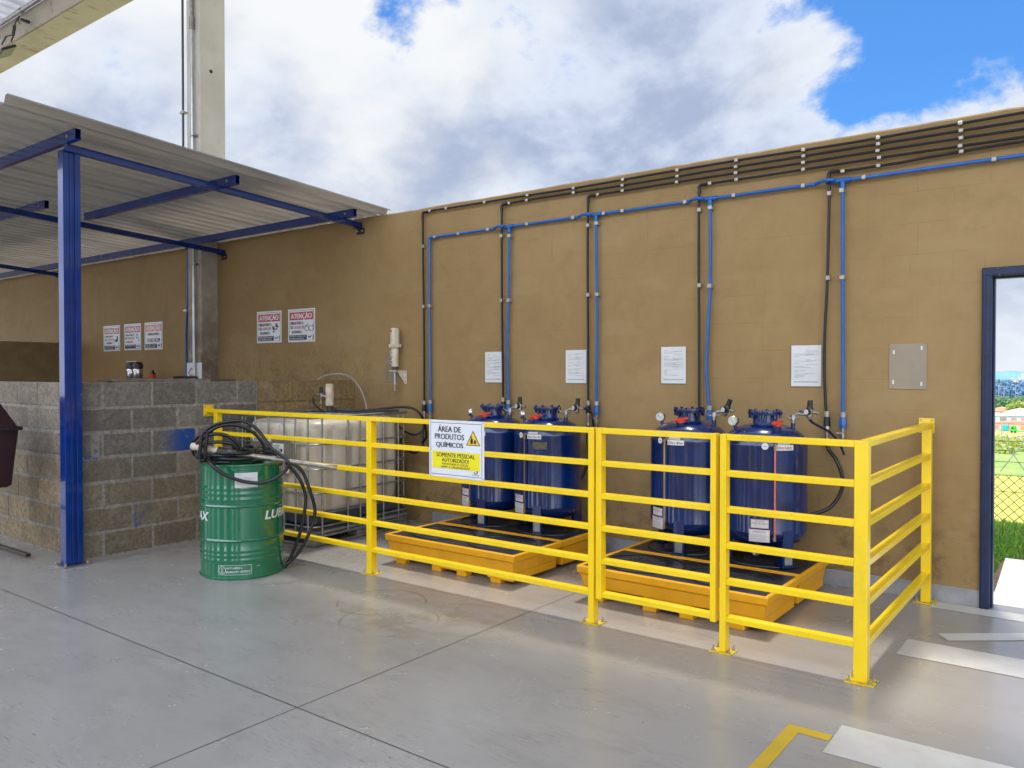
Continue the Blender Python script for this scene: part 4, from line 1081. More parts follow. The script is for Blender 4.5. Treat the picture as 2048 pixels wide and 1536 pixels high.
# ================================================================== PAPERS
def doc(x0, x1, z0, z1, label, seed, group='laminated papers fixed to the wall', empty=False):
    t = thing('paper_holder', label, 'notice', ((x0 + x1) / 2, 0, z0), 0, None)
    mb = MB(); mb.box(x0, x1, -.006, -.001, z0, z1, .0012)
    mb.build('sleeve', M['plastic_clear'], t)
    rnd = random.Random(seed)
    if not empty:
        mb = MB(); mb.box(x0 + .006, x1 - .004, -.0085, -.0062, z0 + .008, z1 - .002, 0); pa = mb.build('sheet', M['paper'], t, smooth=0)
        mb = MB(); z = z1 - .03; xa = x0 + .028
        while z > z0 + .06:
            ln = rnd.uniform(.05, .15) if rnd.random() > .25 else .03
            if rnd.random() > .3: mb.box(xa, min(xa + ln, x1 - .02), -.0090, -.0087, z, z + .0022)
            if rnd.random() > .5: mb.box(xa + .075, min(xa + .075 + ln * .7, x1 - .02), -.0091, -.0088, z + .004, z + .006)
            z -= rnd.choice((.008, .008, .013))
        mb.box(x0 + .024, x1 - .022, -.0090, -.0087, z0 + .034, z0 + .040)
        mb.build('print', M['greyink'], pa, smooth=0)
    else:
        mb = MB()
        for (a, b) in ((x0 + .028, z1 - .055), (x1 - .03, z1 - .03), (x0 + .025, z0 + .045), (x1 - .03, z0 + .035)):
            mb.box(a - .005, a + .005, -.008, -.0062, b - .013, b + .013, .001)
        mb.build('tape_pads', M['glassface'], t)
    return t
doc(-4.55, -4.337, 1.350, 1.634, 'leftmost laminated paper on the wall, glare on it, half behind a black hose', 1)
doc(-3.678, -3.466, 1.352, 1.636, 'laminated paper on the wall left of the second hose pair, above the Óleo 85w140 tank', 2)
doc(-2.796, -2.582, 1.356, 1.646, 'laminated paper on the wall left of the Óleo 80w tank hoses', 3)
doc(-1.798, -1.586, 1.345, 1.637, 'rightmost laminated paper on the wall, above the Aditivo Radiador tank', 4)
doc(-1.162, -.941, 1.340, 1.634, 'empty clear plastic document holder on the wall above the railing corner', 5, empty=True)

# ================================================================== ATENÇÃO SIGNS
def attention(x0, x1, z0, z1, label, lines, icon, hdr, foot):
    t = thing('safety_sign', label, 'sign', ((x0 + x1) / 2, 0, z0))
    W, H = x1 - x0, z1 - z0
    u = lambda a: x0 + a * W
    v = lambda b: z1 - b * H
    mb = MB(); mb.box(x0, x1, -.004, -.0005, z0, z1, .0008); mb.build('board', M['white'], t)
    mb = MB(); yy = -.0048
    for a, b, c, d in ((.04, .96, .045, .055), (.04, .96, .945, .955), (.04, .05, .055, .945), (.95, .96, .055, .945)): mb.box(u(a), u(b), yy, yy + .0004, v(d), v(c))
    mb.build('border', M['ink'], t, smooth=0)
    mb = MB(); mb.box(u(.065), u(.935), yy, yy + .0004, v(.335), v(.095)); mb.build('header', hdr, t, smooth=0)
    mb = MB(); add_text(mb, 'ATENÇÃO', u(.11), u(.89), v(.325), v(.105), yy - .0006, .03); mb.build('header_lettering', M['white'], t, smooth=0)
    mb = MB(); mr = MB()
    for (body, a, b, c, d, red) in lines:
        add_text(mr if red else mb, body, u(a), u(b), v(d), v(c), yy - .0006, .012)
    mb.box(u(.05), u(.70), yy, yy + .0004, v(.935), v(.79))
    mb.box(u(.92), u(.945), yy, yy + .0004, v(.935), v(.79))
    mb.build('lettering', M['ink'], t, smooth=0); mb = MB()
    # logo swoosh
    mb.tube([(u(.76), yy - .0005, v(.83)), (u(.775), yy - .0005, v(.865)), (u(.82), yy - .0005, v(.87)), (u(.85), yy - .0005, v(.835))], .006 * W / .45, 6)
    mb.poly([(u(.82), yy - .001, v(.835)), (u(.88), yy - .001, v(.84)), (u(.87), yy - .001, v(.80))])
    mb.build('logo', M['ink'], t, smooth=0); mb = MB()
    if icon == 'glasses':
        for cx_, rx in ((.70, .075), (.86, .085)):
            mb.tube([(u(cx_ + rx * math.cos(k * math.pi / 8)), yy - .0005, v(.60 + .075 * math.sin(k * math.pi / 8) * .95)) for k in range(17)], .0028, 6)
        mb.tube([(u(.63), yy - .0005, v(.55)), (u(.73), yy - .0005, v(.47)), (u(.78), yy - .0005, v(.51))], .0028, 6, smooth=False)
        mb.tube([(u(.93), yy - .0005, v(.56)), (u(.935), yy - .0005, v(.47))], .0028, 6, smooth=False)
    if icon == 'gloves':
        for cx_, cz_ in ((.69, .56), (.81, .48)):
            mb.sphere((u(cx_), yy, v(cz_)), 1, .042 * W, .0008, .055 * H, 12)
            for k in range(3): mb.box(u(cx_ - .05 + .035 * k), u(cx_ - .03 + .035 * k), yy - .0004, yy, v(cz_ - .02), v(cz_ - .085))
            mb.box(u(cx_ - .03), u(cx_ + .04), yy - .0004, yy, v(cz_ + .12), v(cz_ + .075))
            mb.box(u(cx_ + .04), u(cx_ + .075), yy - .0004, yy, v(cz_ + .06), v(cz_))
    if icon == 'boot':
        mb.poly([(u(.80), yy - .0004, v(.42)), (u(.88), yy - .0004, v(.42)), (u(.88), yy - .0004, v(.64)), (u(.66), yy - .0004, v(.64)), (u(.68), yy - .0004, v(.58)), (u(.80), yy - .0004, v(.54))])
    if icon == 'plugs':
        mb.tube([(u(.72), yy, v(.50)), (u(.76), yy, v(.42)), (u(.83), yy, v(.40)), (u(.84), yy, v(.55)), (u(.88), yy, v(.62))], .0028, 6)
        mb.sphere((u(.74), yy, v(.54)), 1, .03 * W, .0008, .025 * H, 10); mb.sphere((u(.88), yy, v(.64)), 1, .02 * W, .0008, .03 * H, 10)
    if icon: mb.build('picture', M['ink'], t, smooth=0)
    else: mb.bm.free()
    if any(l[5] for l in lines): mr.build('red_lettering', hdr if hdr is not M['palered'] else M['red'], t, smooth=0)
    else: mr.bm.free()
    mb = MB()
    for q, fo in enumerate(foot): add_text(mb, fo, u(.07), u(.66 if q == 0 else .60), v(.855 + .065 * q), v(.81 + .065 * q), yy - .001, .02, res=1)
    mb.build('footer_lettering', M['white'], t, smooth=0)
attention(-7.972, -7.515, 1.788, 2.150, 'sign reading ATENÇÃO with a pair of gloves, left sign of the pair', [('OBRIGATÓRIO O', .08, .60, .36, .47, 0), ('USO', .09, .22, .51, .60, 0), ('LUVAS', .25, .46, .51, .60, 1), ('DE', .49, .58, .51, .60, 0), ('SEGURANÇA', .13, .54, .65, .76, 0)], 'gloves', M['red'], ['MANTENHA SEMPRE EM SUAS MAOS', 'NAO RETIRE AS LUVAS'])
attention(-7.392, -6.928, 1.785, 2.150, 'sign reading ATENÇÃO with safety glasses, right sign of the pair', [('OBRIGATÓRIO O', .08, .58, .36, .47, 0), ('USO', .08, .21, .51, .60, 0), ('ÓCULOS', .24, .49, .50, .60, 1), ('DE', .52, .60, .51, .60, 0), ('SEGURANÇA', .14, .52, .65, .76, 0)], 'glasses', M['red'], ['USE SEMPRE OCULOS, PROTEJA OS OLHOS', 'NAO OPERE AS MAQUINAS SEM'])
attention(-11.636, -11.165, 1.75, 2.112, 'sign with a black safety boot, leftmost of three signs over the counter', [('OBRIGATÓRIO O', .10, .62, .37, .46, 0), ('USO', .09, .20, .51, .60, 0), ('CALÇADO', .23, .55, .51, .60, 1), ('DE', .58, .65, .51, .60, 0), ('SEGURANÇA', .18, .55, .64, .74, 0)], 'boot', M['dullred'], ['USE O CALCADO CORRETO', 'EM TODA A AREA'])
attention(-11.045, -10.592, 1.755, 2.118, 'sign about ear protection, middle of three signs over the counter', [('OBRIGATÓRIO O', .08, .60, .37, .46, 0), ('USO', .08, .20, .50, .59, 0), ('PROTETOR', .24, .60, .50, .59, 1), ('AURICULAR', .12, .52, .64, .73, 1)], 'plugs', M['dullred'], ['SEMPRE UTILIZE SEU PROTETOR'])
attention(-10.498, -10.041, 1.753, 2.120, 'faded sign reading O USO DE EPI, rightmost of three signs over the counter', [('OBRIGATÓRIO', .17, .83, .37, .48, 0), ('O USO DE EPI', .14, .86, .59, .73, 0)], None, M['palered'], ['USE EM TODA', 'AREA PRODUTIVA'])

# poster low on the column
ps = thing('poster', 'small white poster with a red house outline at the foot of the column', 'poster', (-9.0, -.24, 1.36))
mb = MB(); mb.box(-9.07, -8.75, -.236, -.2285, 1.36, 1.565, .001); mb.build('sheet', M['white'], ps)
mb = MB(); q = -.2375
mb.tube([(-9.035, q, 1.44), (-8.965, q, 1.50), (-8.90, q, 1.45), (-8.90, q, 1.40), (-8.96, q, 1.42), (-8.98, q, 1.39), (-9.0, q, 1.42), (-9.035, q, 1.44)], .0045, 6, smooth=False); mb.build('drawing', M['red'], ps)

# ================================================================== COUNTER, FLASKS
ct = thing('counter', 'brown counter top just above the block wall, in front of the wall signs', 'counter', (-10, -.3, 0))
mb = MB(); mb.box(-10.66, -8.05, -.56, -.235, 1.330, 1.372, .006); mb.build('top', M['counter'], ct)
for x in (-10.5, -8.3):
    mb = MB(); mb.box(x - .03, x + .03, -.52, -.46, 0, 1.34, .004); mb.build('leg', M['counter'], ct)
def flask(x, y, label, spout):
    t = thing('thermos', label, 'thermos', (x, y, 1.372), 0, None)
    mb = MB(); mb.lathe([(0, 1.3725), (.056, 1.373), (.060, 1.38), (.060, 1.480), (.055, 1.492), (0, 1.493)], 28, Matrix.Translation((x, y, 0))); mb.build('body', M['chrome'], t)
    mb = MB(); mb.lathe([(.055, 1.4935), (.066, 1.496), (.064, 1.545), (.050, 1.578), (0, 1.580)], 24, Matrix.Translation((x, y, 0)))
    mb.box(min(x + spout * .04, x + spout * .105), max(x + spout * .04, x + spout * .105), y - .018, y + .018, 1.512, 1.545, .008, None); mb.build('pump_lid', M['black'], t)
flask(-9.93, -.40, 'steel pump thermos with black lid and spout, right one of two on the counter', 1)
flask(-10.15, -.37, 'steel pump thermos with black lid, left one of two on the counter', -1)
bt = thing('red_bottle', 'small red bottle with black top on the counter beside the thermoses', 'bottle', (-9.60, -.38, 1.372))
mb = MB(); mb.lathe([(0, 1.3725), (.032, 1.373), (.034, 1.38), (.034, 1.42), (.02, 1.435), (0, 1.436)], 20, Matrix.Translation((-9.60, -.38, 0))); mb.build('body', M['cap'], bt)
mb = MB(); mb.box(-9.64, -9.565, -.40, -.36, 1.425, 1.442, .004); mb.cyl((-9.605, -.38, 1.44), (-9.595, -.38, 1.475), .013, seg=12); mb.build('trigger_top', M['black'], bt)
sw = MB(); sw.box(-10.98, -10.72, -.008, -.0005, 1.545, 1.60, .002)
tag(sw.build('wall_switch', M['white'], smooth=30), 'small white plate on the wall above the thermoses', 'switch')
rg = MB(); rg.tube([(-9.05, -.42, 1.383), (-8.93, -.36, 1.395), (-8.80, -.40, 1.388), (-8.66, -.36, 1.392), (-8.55, -.42, 1.383)], .014, 8)
tag(rg.build('dark_cable', M['hose'], smooth=60), 'dark cable lying on the right end of the counter', 'cable')

# ================================================================== WHEELED BIN
bn = thing('wheeled_bin', 'dark maroon wheeled rubbish bin cut off by the left edge', 'bin', (-6.55, -3.30, 0))
mb = MB(); bm = mb.bm
cxb, cyb = -7.06, -3.31
A = [bm.verts.new((cxb + x, cyb + y, .58)) for x, y in ((-.24, -.26), (.255, -.26), (.255, .26), (-.24, .26))]
B = [bm.verts.new((cxb + x, cyb + y, 1.0)) for x, y in ((-.28, -.30), (.285, -.30), (.285, .30), (-.28, .30))]
A0 = [bm.verts.new((cxb + x, cyb + y, .56)) for x, y in ((-.22, -.24), (.235, -.24), (.235, .24), (-.22, .24))]
for P_, Q_ in ((A0, A), (A, B)):
    for i in range(4): bm.faces.new((P_[i], P_[(i + 1) % 4], Q_[(i + 1) % 4], Q_[i]))
bm.faces.new(A0); bm.faces.new(B)
mb.build('body', M['maroon'], bn, bevel=.012)
mb = MB(); mb.box(cxb - .31, cxb + .33, cyb - .32, cyb + .32, 1.001, 1.03, .01); mb.build('rim', M['black'], bn)
mb = MB(); bm = mb.bm
A = [bm.verts.new((cxb + x, cyb + y, 1.031)) for x, y in ((-.29, -.30), (.27, -.30), (.27, .30), (-.29, .30))]
B = [bm.verts.new((cxb + x, cyb + y, 1.24)) for x, y in ((-.22, -.22), (.10, -.22), (.10, .22), (-.22, .22))]
for i in range(4): bm.faces.new((A[i], A[(i + 1) % 4], B[(i + 1) % 4], B[i]))
bm.faces.new(A); bm.faces.new(B)
mb.build('lid', M['maroon'], bn, bevel=.02)
mb = MB()
for sx in (-.2, .2):
    mb.bar((cxb + sx, cyb, .035), (cxb + sx, cyb, .57), .035, .035)
mb.box(cxb - .26, cxb + .24, cyb - .02, cyb + .02, .28, .31, .004); mb.build('stand', M['black'], bn)
mb = MB(); mb.box(-7.3, -6.2, -3.02, -2.985, .022, .045, .003, Matrix.Identity(4))
tag(mb.build('floor_bar', M['black'], smooth=30), 'thin black metal bar standing on the floor left of the blue post', 'bar')
bm_ = bpy.data.objects['floor_bar']; bm_.location = (-.48, .02, 0)

# ================================================================== GREEN DRUM
DX, DY, DZ = -5.07, -2.18, .805
dr = thing('oil_drum', 'green steel oil drum with white lettering standing in front of the railing', 'drum', (DX, DY, 0))
pr = [(0, .012), (.270, .012), (.280, .004), (.291, 0), (.2955, .006), (.2955, .014), (.2885, .020), (.2885, .10)]
def bead(z, h, w):
    return [(.2885, z - w), (.2885 + h * .6, z - w * .55), (.2885 + h, z), (.2885 + h * .6, z + w * .55), (.2885, z + w)]
for z, h, w in ((.135, .003, .012), (.168, .003, .012), (.200, .003, .012)): pr += bead(z, h, w)
pr += bead(.272, .0085, .012)
pr += bead(.512, .0085, .012)
for z, h, w in ((.560, .004, .014), (.598, .004, .014), (.635, .003, .012)): pr += bead(z, h, w)
pr += [(.2885, .66), (.2885, DZ - .022), (.2895, DZ - .016), (.2955, DZ - .012), (.2955, DZ - .003), (.291, DZ), (.286, DZ - .002), (.284, DZ - .016), (0, DZ - .016)]
mb = MB(); mb.lathe(pr, 96, Matrix.Translation((DX, DY, 0))); mb.build('shell', M['green'], dr, smooth=28)
fd = wrap(DX, DY, .2902, R(-36.8)); k = .2902 * math.pi / 180
def dk(deg): return (deg + 36.8) * k
mb = MB()
add_text(mb, 'LUBRAX', dk(-3), dk(76), .405, .468, 0, .03, fd, shear=.25)
mb.build('lettering', M['text_white'], dr, smooth=0); mb = MB()
add_text(mb, 'LUBRAX', dk(-165), dk(-87), .405, .468, 0, .03, fd, shear=.25)
mb.build('lettering', M['text_white'], dr, smooth=0); mb = MB()
add_text(mb, 'Energia', dk(28), dk(50), .478, .492, 0, .01, fd)
mb.build('small_lettering', M['text_white'], dr, smooth=0); mb = MB()
add_text(mb, '2 S 200', dk(27), dk(38), .70, .77, 0, .01, fd)
mb.build('lettering', M['text_white'], dr, smooth=0)
mb = MB(); outline(mb, fd, dk(-67.5), dk(-22.5), .033 + .004, .104, .0022, 24)
add_text(mb, '1A1/Y1.4/200/2 6', dk(-56.5), dk(-35), .077, .092, 0, .012, fd); add_text(mb, 'BR/MEI/DPC-057/2017', dk(-56.5), dk(-24), .050, .065, 0, .012, fd)
c0, cz = dk(-62), .070
for i in range(24):
    a0, a1 = i * math.pi / 12, (i + 1) * math.pi / 12
    q = [fd(c0 + rr * math.cos(a), cz + rr * math.sin(a)) for rr, a in ((.0235, a0), (.0235, a1), (.0265, a1), (.0265, a0))]
    mb.poly(q)
add_text(mb, 'U', c0 - .007, c0 + .007, .071, .088, 0, .015, fd); add_text(mb, 'N', c0 - .007, c0 + .007, .051, .068, 0, .015, fd)
patch(mb, fd, dk(-15.5), dk(-10.5), .088, .0895, 2)
mb.build('stencil', M['text_white'], dr, smooth=0)
mb = MB(); patch(mb, fd, dk(-44), dk(-13.5), .632 + .012, .748, 14); pl_ = mb.build('paper_label', M['paper'], dr, smooth=60)
fd2 = wrap(DX, DY, .2908, R(-36.8))
mb = MB(); add_text(mb, 'LUBRAX GL5', dk(-42.5), dk(-33), .738, .744, 0, .01, fd2); add_text(mb, 'SAE 85W', dk(-42.5), dk(-36), .728, .734, 0, .01, fd2)
for q in range(7): patch(mb, fd2, dk(-42.5), dk(-16 - (q * 7 % 5) * 2), .672 + q * .007, .6735 + q * .007, 8)
outline(mb, fd2, dk(-42.8), dk(-15), .648, .665, .001, 8)
for i in range(4):
    a0 = i * math.pi / 2
    q = [fd2(dk(-17.5) + .009 * math.cos(a0 + b), .735 + .009 * math.sin(a0 + b)) for b in (0, .15, math.pi / 2, math.pi / 2 - .15)]
mb.build('print', M['greyink'], pl_, smooth=0)

# transfer pump lying on the drum
tp = thing('drum_pump', 'dirty cream drum pump with a long steel tube lying across the green drum', 'pump', (-5.1, -2.3, .85))
a_ = Vector((-5.189, -2.497, 0.924)); b_ = Vector((-5.036, -2.398, 0.893)); e_ = Vector((-4.502, -1.775, 0.752))
mb = MB(); mb.cyl(a_, b_, .028, .026, seg=18); mb.cyl(a_ - (b_ - a_).normalized() * .012, a_, .022, .027, seg=18); mb.sphere(a_ + (b_ - a_) * .55, .031, 1, 1, .9); mb.build('motor', M['creamdirty'], tp)
mb = MB(); mb.cyl(b_, b_ + (e_ - b_).normalized() * .06, .034, .026, seg=14); mb.cyl(b_ + Vector((0, 0, -.02)), b_ + Vector((-.03, -.05, -.01)), .013, seg=10); mb.build('coupling', M['darksteel'], tp)
d_ = (e_ - b_).normalized()
mb = MB(); mb.cyl(b_ + d_ * .05, b_ + d_ * .38, .0190, seg=16); mb.cyl(b_ + d_ * .375, b_ + d_ * .40, .0215, seg=16); mb.cyl(b_ + d_ * .395, e_, .0165, seg=16); mb.cyl(e_ - d_ * .03, e_, .020, seg=12); mb.build('suction_tube', M['lance'], tp)

hs = thing('coiled_hose', 'tangled black rubber hose piled on the green drum and trailing to the floor', 'hose', (-5.1, -2.2, .81))
HR = .0125
L1 = [(-5.345, -2.319, 0.826), (-5.336, -2.394, 0.846), (-5.302, -2.433, 0.918), (-5.245, -2.438, 0.975), (-5.217, -2.397, 1.018), (-5.184, -2.348, 1.061), (-5.12, -2.289, 1.087), (-5.038, -2.222, 1.098), (-4.997, -2.179, 1.082), (-4.947, -2.141, 1.037), (-4.902, -2.11, 0.97), (-4.833, -2.097, 0.901), (-4.764, -2.075, 0.86), (-4.679, -2.071, 0.814), (-4.643, -2.11, 0.767), (-4.661, -2.173, 0.718), (-4.698, -2.237, 0.687), (-4.739, -2.289, 0.679), (-4.79, -2.363, 0.695), (-4.835, -2.43, 0.726), (-4.879, -2.486, 0.767), (-4.933, -2.513, 0.815), (-5.029, -2.476, 0.846), (-5.09, -2.402, 0.861), (-5.115, -2.366, 0.868)]
L2 = [(-5.326, -2.38, 0.832), (-5.319, -2.369, 0.885), (-5.307, -2.351, 0.957), (-5.288, -2.323, 1.001), (-5.245, -2.26, 1.049), (-5.197, -2.189, 1.061), (-5.136, -2.135, 1.047), (-5.081, -2.089, 1.01), (-5.044, -2.052, 0.959), (-5.024, -2.023, 0.894), (-5.022, -2.02, 0.830)]
L3 = [(-5.111, -2.454, 0.826), (-5.154, -2.482, 0.851), (-5.16, -2.49, 0.904), (-5.15, -2.477, 0.964), (-5.123, -2.436, 0.998), (-5.081, -2.375, 1.01), (-5.044, -2.32, 0.995), (-5.016, -2.278, 0.958), (-4.995, -2.247, 0.912), (-4.988, -2.237, 0.835)]
L4 = [(-5.117, -2.516, 0.845), (-5.094, -2.483, 0.933), (-5.062, -2.436, 0.953), (-5.025, -2.381, 0.956), (-4.988, -2.327, 0.941), (-4.971, -2.284, 0.899), (-4.973, -2.268, 0.830)]
L5 = [(-5.07, -2.52, 0.84), (-5.058, -2.519, 0.938), (-5.056, -2.515, 0.998), (-5.042, -2.495, 1.04), (-5.033, -2.482, 1.014), (-5.038, -2.489, 0.954), (-5.05, -2.490, 0.850)]
L6 = [(-5.153, -2.125, 0.825), (-5.165, -2.106, 0.864), (-5.172, -2.081, 0.89), (-5.168, -2.04, 0.892), (-5.17, -2.007, 0.856), (-5.175, -2.014, 0.825)]
L7 = [(-5.246, -2.084, 0.84), (-5.116, -2.034, 0.871), (-5.055, -1.98, 0.852), (-4.975, -1.951, 0.836), (-4.9, -1.929, 0.784), (-4.80, -1.886, 0.671), (-4.775, -1.856, 0.577), (-4.765, -1.849, 0.502), (-4.775, -1.864, 0.364), (-4.80, -1.887, 0.227), (-4.835, -1.917, 0.109), (-4.862, -1.953, 0.02), (-4.872, -1.972, 0.013)]
L8 = [(-4.935, -1.98, 0.823), (-4.861, -1.925, 0.786), (-4.80, -1.86, 0.720), (-4.75, -1.834, 0.599), (-4.727, -1.801, 0.458), (-4.727, -1.801, 0.366), (-4.752, -1.838, 0.239), (-4.788, -1.876, 0.141), (-4.83, -1.925, 0.06), (-4.858, -1.965, 0.03)]
for L in (L1, L2, L3, L4, L5, L6, L7, L8):
    MB().tube(L, HR, 10, sub=6).build('loop', M['hose'], hs, smooth=60)
for j, (rx, ry, cx_, cy_, z_, ph) in enumerate(((.205, .20, -5.09, -2.22, .803, 0), (.185, .215, -5.06, -2.20, .826, 1), (.15, .21, -5.10, -2.25, .848, 2), (.20, .14, -5.08, -2.28, .868, 3))):
    MB().tube([(cx_ + rx * math.cos(a + ph), cy_ + ry * math.sin(a + ph), z_ + .006 * math.sin(2 * a + ph) + (.02 * i / 16)) for i, a in enumerate([i * math.pi / 8 for i in range(15)])], HR, 10, sub=4).build('loop', M['hose'], hs, smooth=60)

# ================================================================== IBC CONTAINER
ib = thing('liquid_container', 'caged cream plastic bulk container on a pallet between block wall and tanks', 'bulk container', (-5.754, -.838, 0), R(3.4), local=True)
hx, hy = .485, .585
def ibuild(mb, name, mat, parent=ib, **kw):
    o_ = mb.build(name, mat, parent, local=True, **kw); return o_
# bottle with soft vertical pillows
mb = MB(); bm = mb.bm
N = 240; zs = [.262, .268, .285, .32, .40, .55, .70, .85, .95, 1.0, 1.025, 1.035]
ins = [.06, .035, .014, .004, 0, 0, 0, 0, .003, .014, .035, .07]
def sup(a, rx, ry, p=7.):
    c, s_ = math.cos(a), math.sin(a)
    rr = (abs(c / rx) ** p + abs(s_ / ry) ** p) ** (-1 / p)
    return rr * c, rr * s_
rings = []
for z, i_ in zip(zs, ins):
    rg_ = []
    for k in range(N):
        a = 2 * math.pi * k / N
        x_, y_ = sup(a, hx - .02 - i_, hy - .02 - i_)
        amp = .030 * (1 if .3 < z < .98 else .4)
        if abs(x_) > (hx - .02 - i_) * .97: w_ = abs(math.sin((y_ / hy + 1) * math.pi * 2.5)) ** .5 * 2 - 1
        elif abs(y_) > (hy - .02 - i_) * .97: w_ = abs(math.sin((x_ / hx + 1) * math.pi * 2)) ** .5 * 2 - 1
        else: w_ = 0
        g_ = 1 + amp * (w_ - 1) / .5 * .5
        rg_.append(bm.verts.new((x_ * g_, y_ * g_, z)))
    rings.append(rg_)
for A, B in zip(rings, rings[1:]):
    for k in range(N): bm.faces.new((A[k], A[(k + 1) % N], B[(k + 1) % N], B[k]))
bm.faces.new(list(reversed(rings[0]))); bm.faces.new(rings[-1])
bo = ibuild(mb, 'bottle', M['bottle'], smooth=60)
def rrect(z, ex=0, r_=.07):
    pts = []
    for sx, sy, a0 in ((1, 1, 0), (-1, 1, 90), (-1, -1, 180), (1, -1, 270)):
        for k in range(5):
            a = R(a0 + k * 22.5)
            pts.append((sx * (hx + ex - r_) + r_ * math.cos(a), sy * (hy + ex - r_) + r_ * math.sin(a), z))
    return pts + [pts[0]]
mb = MB()
for z in (.272, .440, .640, .848):
    mb.tube(rrect(z, .004), .0075, 8, smooth=False, caps=False)
mb.tube(rrect(1.074, .006), .012, 8, smooth=False, caps=False); mb.tube(rrect(.085, .006), .011, 8, smooth=False, caps=False); mb.tube(rrect(.165, .004), .009, 8, smooth=False, caps=False)
def vbar(x_, y_):
    mb.tube([(x_, y_, .08), (x_, y_, .42), (x_ * 1.0, y_, .44), (x_, y_, .64), (x_, y_, 1.07)], .0085, 8, smooth=False)
for y_ in (-.50, -.205, -.055, .24, .44): vbar(hx + .006, y_); vbar(-hx - .006, y_)
for x_ in (-.42, -.24, -.07, .13, .27, .42): vbar(x_, -hy - .006); vbar(x_, hy + .006)
mb.tube([(-hx, -.12, 1.078), (hx, -.12, 1.078)], .010, 8, smooth=False); mb.tube([(-hx, .28, 1.078), (hx, .28, 1.078)], .010, 8, smooth=False)
cg = ibuild(mb, 'cage', M['galv'], smooth=50)
mb = MB(); mb.box(-.46, .46, -.555, .555, .17, .262, .02); ibuild(mb, 'base_tray', pbr('grey_blue_tray', (.05, .065, .08), .4, var=.2))
mb = MB()
for sx in (-1, 1):
    for sy in (-1, 0, 1):
        mb.box(sx * .41 - .075, sx * .41 + .075, sy * .50 - .075, sy * .50 + .075, .0, .10, .018)
mb.box(-.485, .485, -.575, .575, .10, .125, .006)
ibuild(mb, 'pallet', pbr('grey_moulded_feet', (.20, .195, .185), .5, var=.25, vs=10, grime=.5))
mb = MB(); mb.tube([(hx, -.58, .014), (hx, .58, .014)], .011, 8, smooth=False); mb.tube([(-hx, -.58, .014), (hx, -.58, .014)], .011, 8, smooth=False); ibuild(mb, 'skid_tube', M['galv'])
mb = MB(); mb.box(-.44, .06, -hy - .018, -hy - .0145, .62, .90, .002); pn = ibuild(mb, 'placard', M['galv']); pn.location.x += .16
for q_ in ((-.42, -.18, .855, .885), (-.06, .05, .60, .635), (-.16, -.02, .745, .845)):
    mb = MB(); mb.box(q_[0], q_[1], -hy - .0205, -hy - .0188, q_[2], q_[3], 0); lb = ibuild(mb, 'label', M['paper'], pn, smooth=0)
mb = MB(); mb.box(-.36, -.19, -hy - .0205, -hy - .0188, .735, .80, 0); nn = ibuild(mb, 'black_label', M['ink'], pn, smooth=0)
mb = MB(); mb.box(-.34, -.28, -hy - .0225, -hy - .0208, .745, .765); mb.box(-.26, -.21, -hy - .0225, -hy - .0208, .745, .765); ibuild(mb, 'orange_print', pbr('orange_print', (.6, .25, .02)), nn, smooth=0)
mb = MB()
for q in range(5): mb.box(-.145, -.08 + .01 * (q % 3), -hy - .0215, -hy - .0208, .765 + q * .015, .770 + q * .015)
mb.box(-.06, -.035, -hy - .0215, -hy - .0208, .775, .80); mb.box(-.40, -.24, -hy - .0215, -hy - .0208, .862, .866); mb.box(-.40, -.22, -hy - .0215, -hy - .0208, .872, .877); ibuild(mb, 'print', M['ink'], lb, smooth=0)
mb = MB(); mb.cyl((.06, -.52, .21), (.06, -.66, .20), .045, seg=20); mb.cyl((.06, -.66, .20), (.06, -.70, .20), .055, seg=20); mb.box(.01, .11, -.62, -.60, .245, .275, .005); ibuild(mb, 'outlet_valve', pbr('pale_grey_valve', (.42, .42, .38), .45))
mb = MB(); mb.lathe([(.0, 1.06), (.10, 1.06), (.105, 1.04), (.105, 1.03), (0, 1.03)], 28, Matrix.Translation((-.02, .05, 0))); ibuild(mb, 'lid', M['black'])

# pump on the container
cpu = thing('container_pump', 'dirty cream air pump standing in the top of the caged container', 'pump', (-5.77, -.78, 1.06))
px_, py_ = -5.765, -.78
mb = MB(); mb.cyl((px_, py_, 1.03), (px_, py_, 1.065), .035, seg=16); mb.cyl((px_, py_, 1.065), (px_, py_, 1.13), .028, seg=16); mb.cyl((px_, py_, 1.12), (px_, py_, 1.14), .036, seg=8)
mb.cyl((px_, py_, 1.105), (px_ + .09, py_ + .02, 1.10), .012, seg=10); mb.cyl((px_ + .05, py_ + .01, 1.10), (px_ + .075, py_ + .017, 1.10), .018, seg=6); mb.build('coupling', M['darksteel'], cpu)
mb = MB(); mb.lathe([(0, 1.139), (.036, 1.14), (.040, 1.17), (.036, 1.20), (.038, 1.26), (.040, 1.30), (.034, 1.342), (0, 1.345)], 24, Matrix.Translation((px_, py_, 0))); mb.cyl((px_ + .03, py_ - .02, 1.16), (px_ + .052, py_ - .03, 1.16), .016, seg=12); mb.build('motor', M['creamdirty'], cpu)
rq = thing('air_regulator', 'small brass regulator with black knob left of the container pump', 'regulator', (-5.86, -.80, 1.2))
mb = MB(); mb.cyl((-5.862, -.80, 1.195), (-5.862, -.80, 1.225), .011, .014, seg=12); mb.cyl((-5.862, -.80, 1.155), (-5.862, -.80, 1.195), .014, seg=14); mb.cyl((-5.862, -.80, 1.12), (-5.862, -.80, 1.138), .009, seg=10); mb.build('bowl', M['brass'], rq)
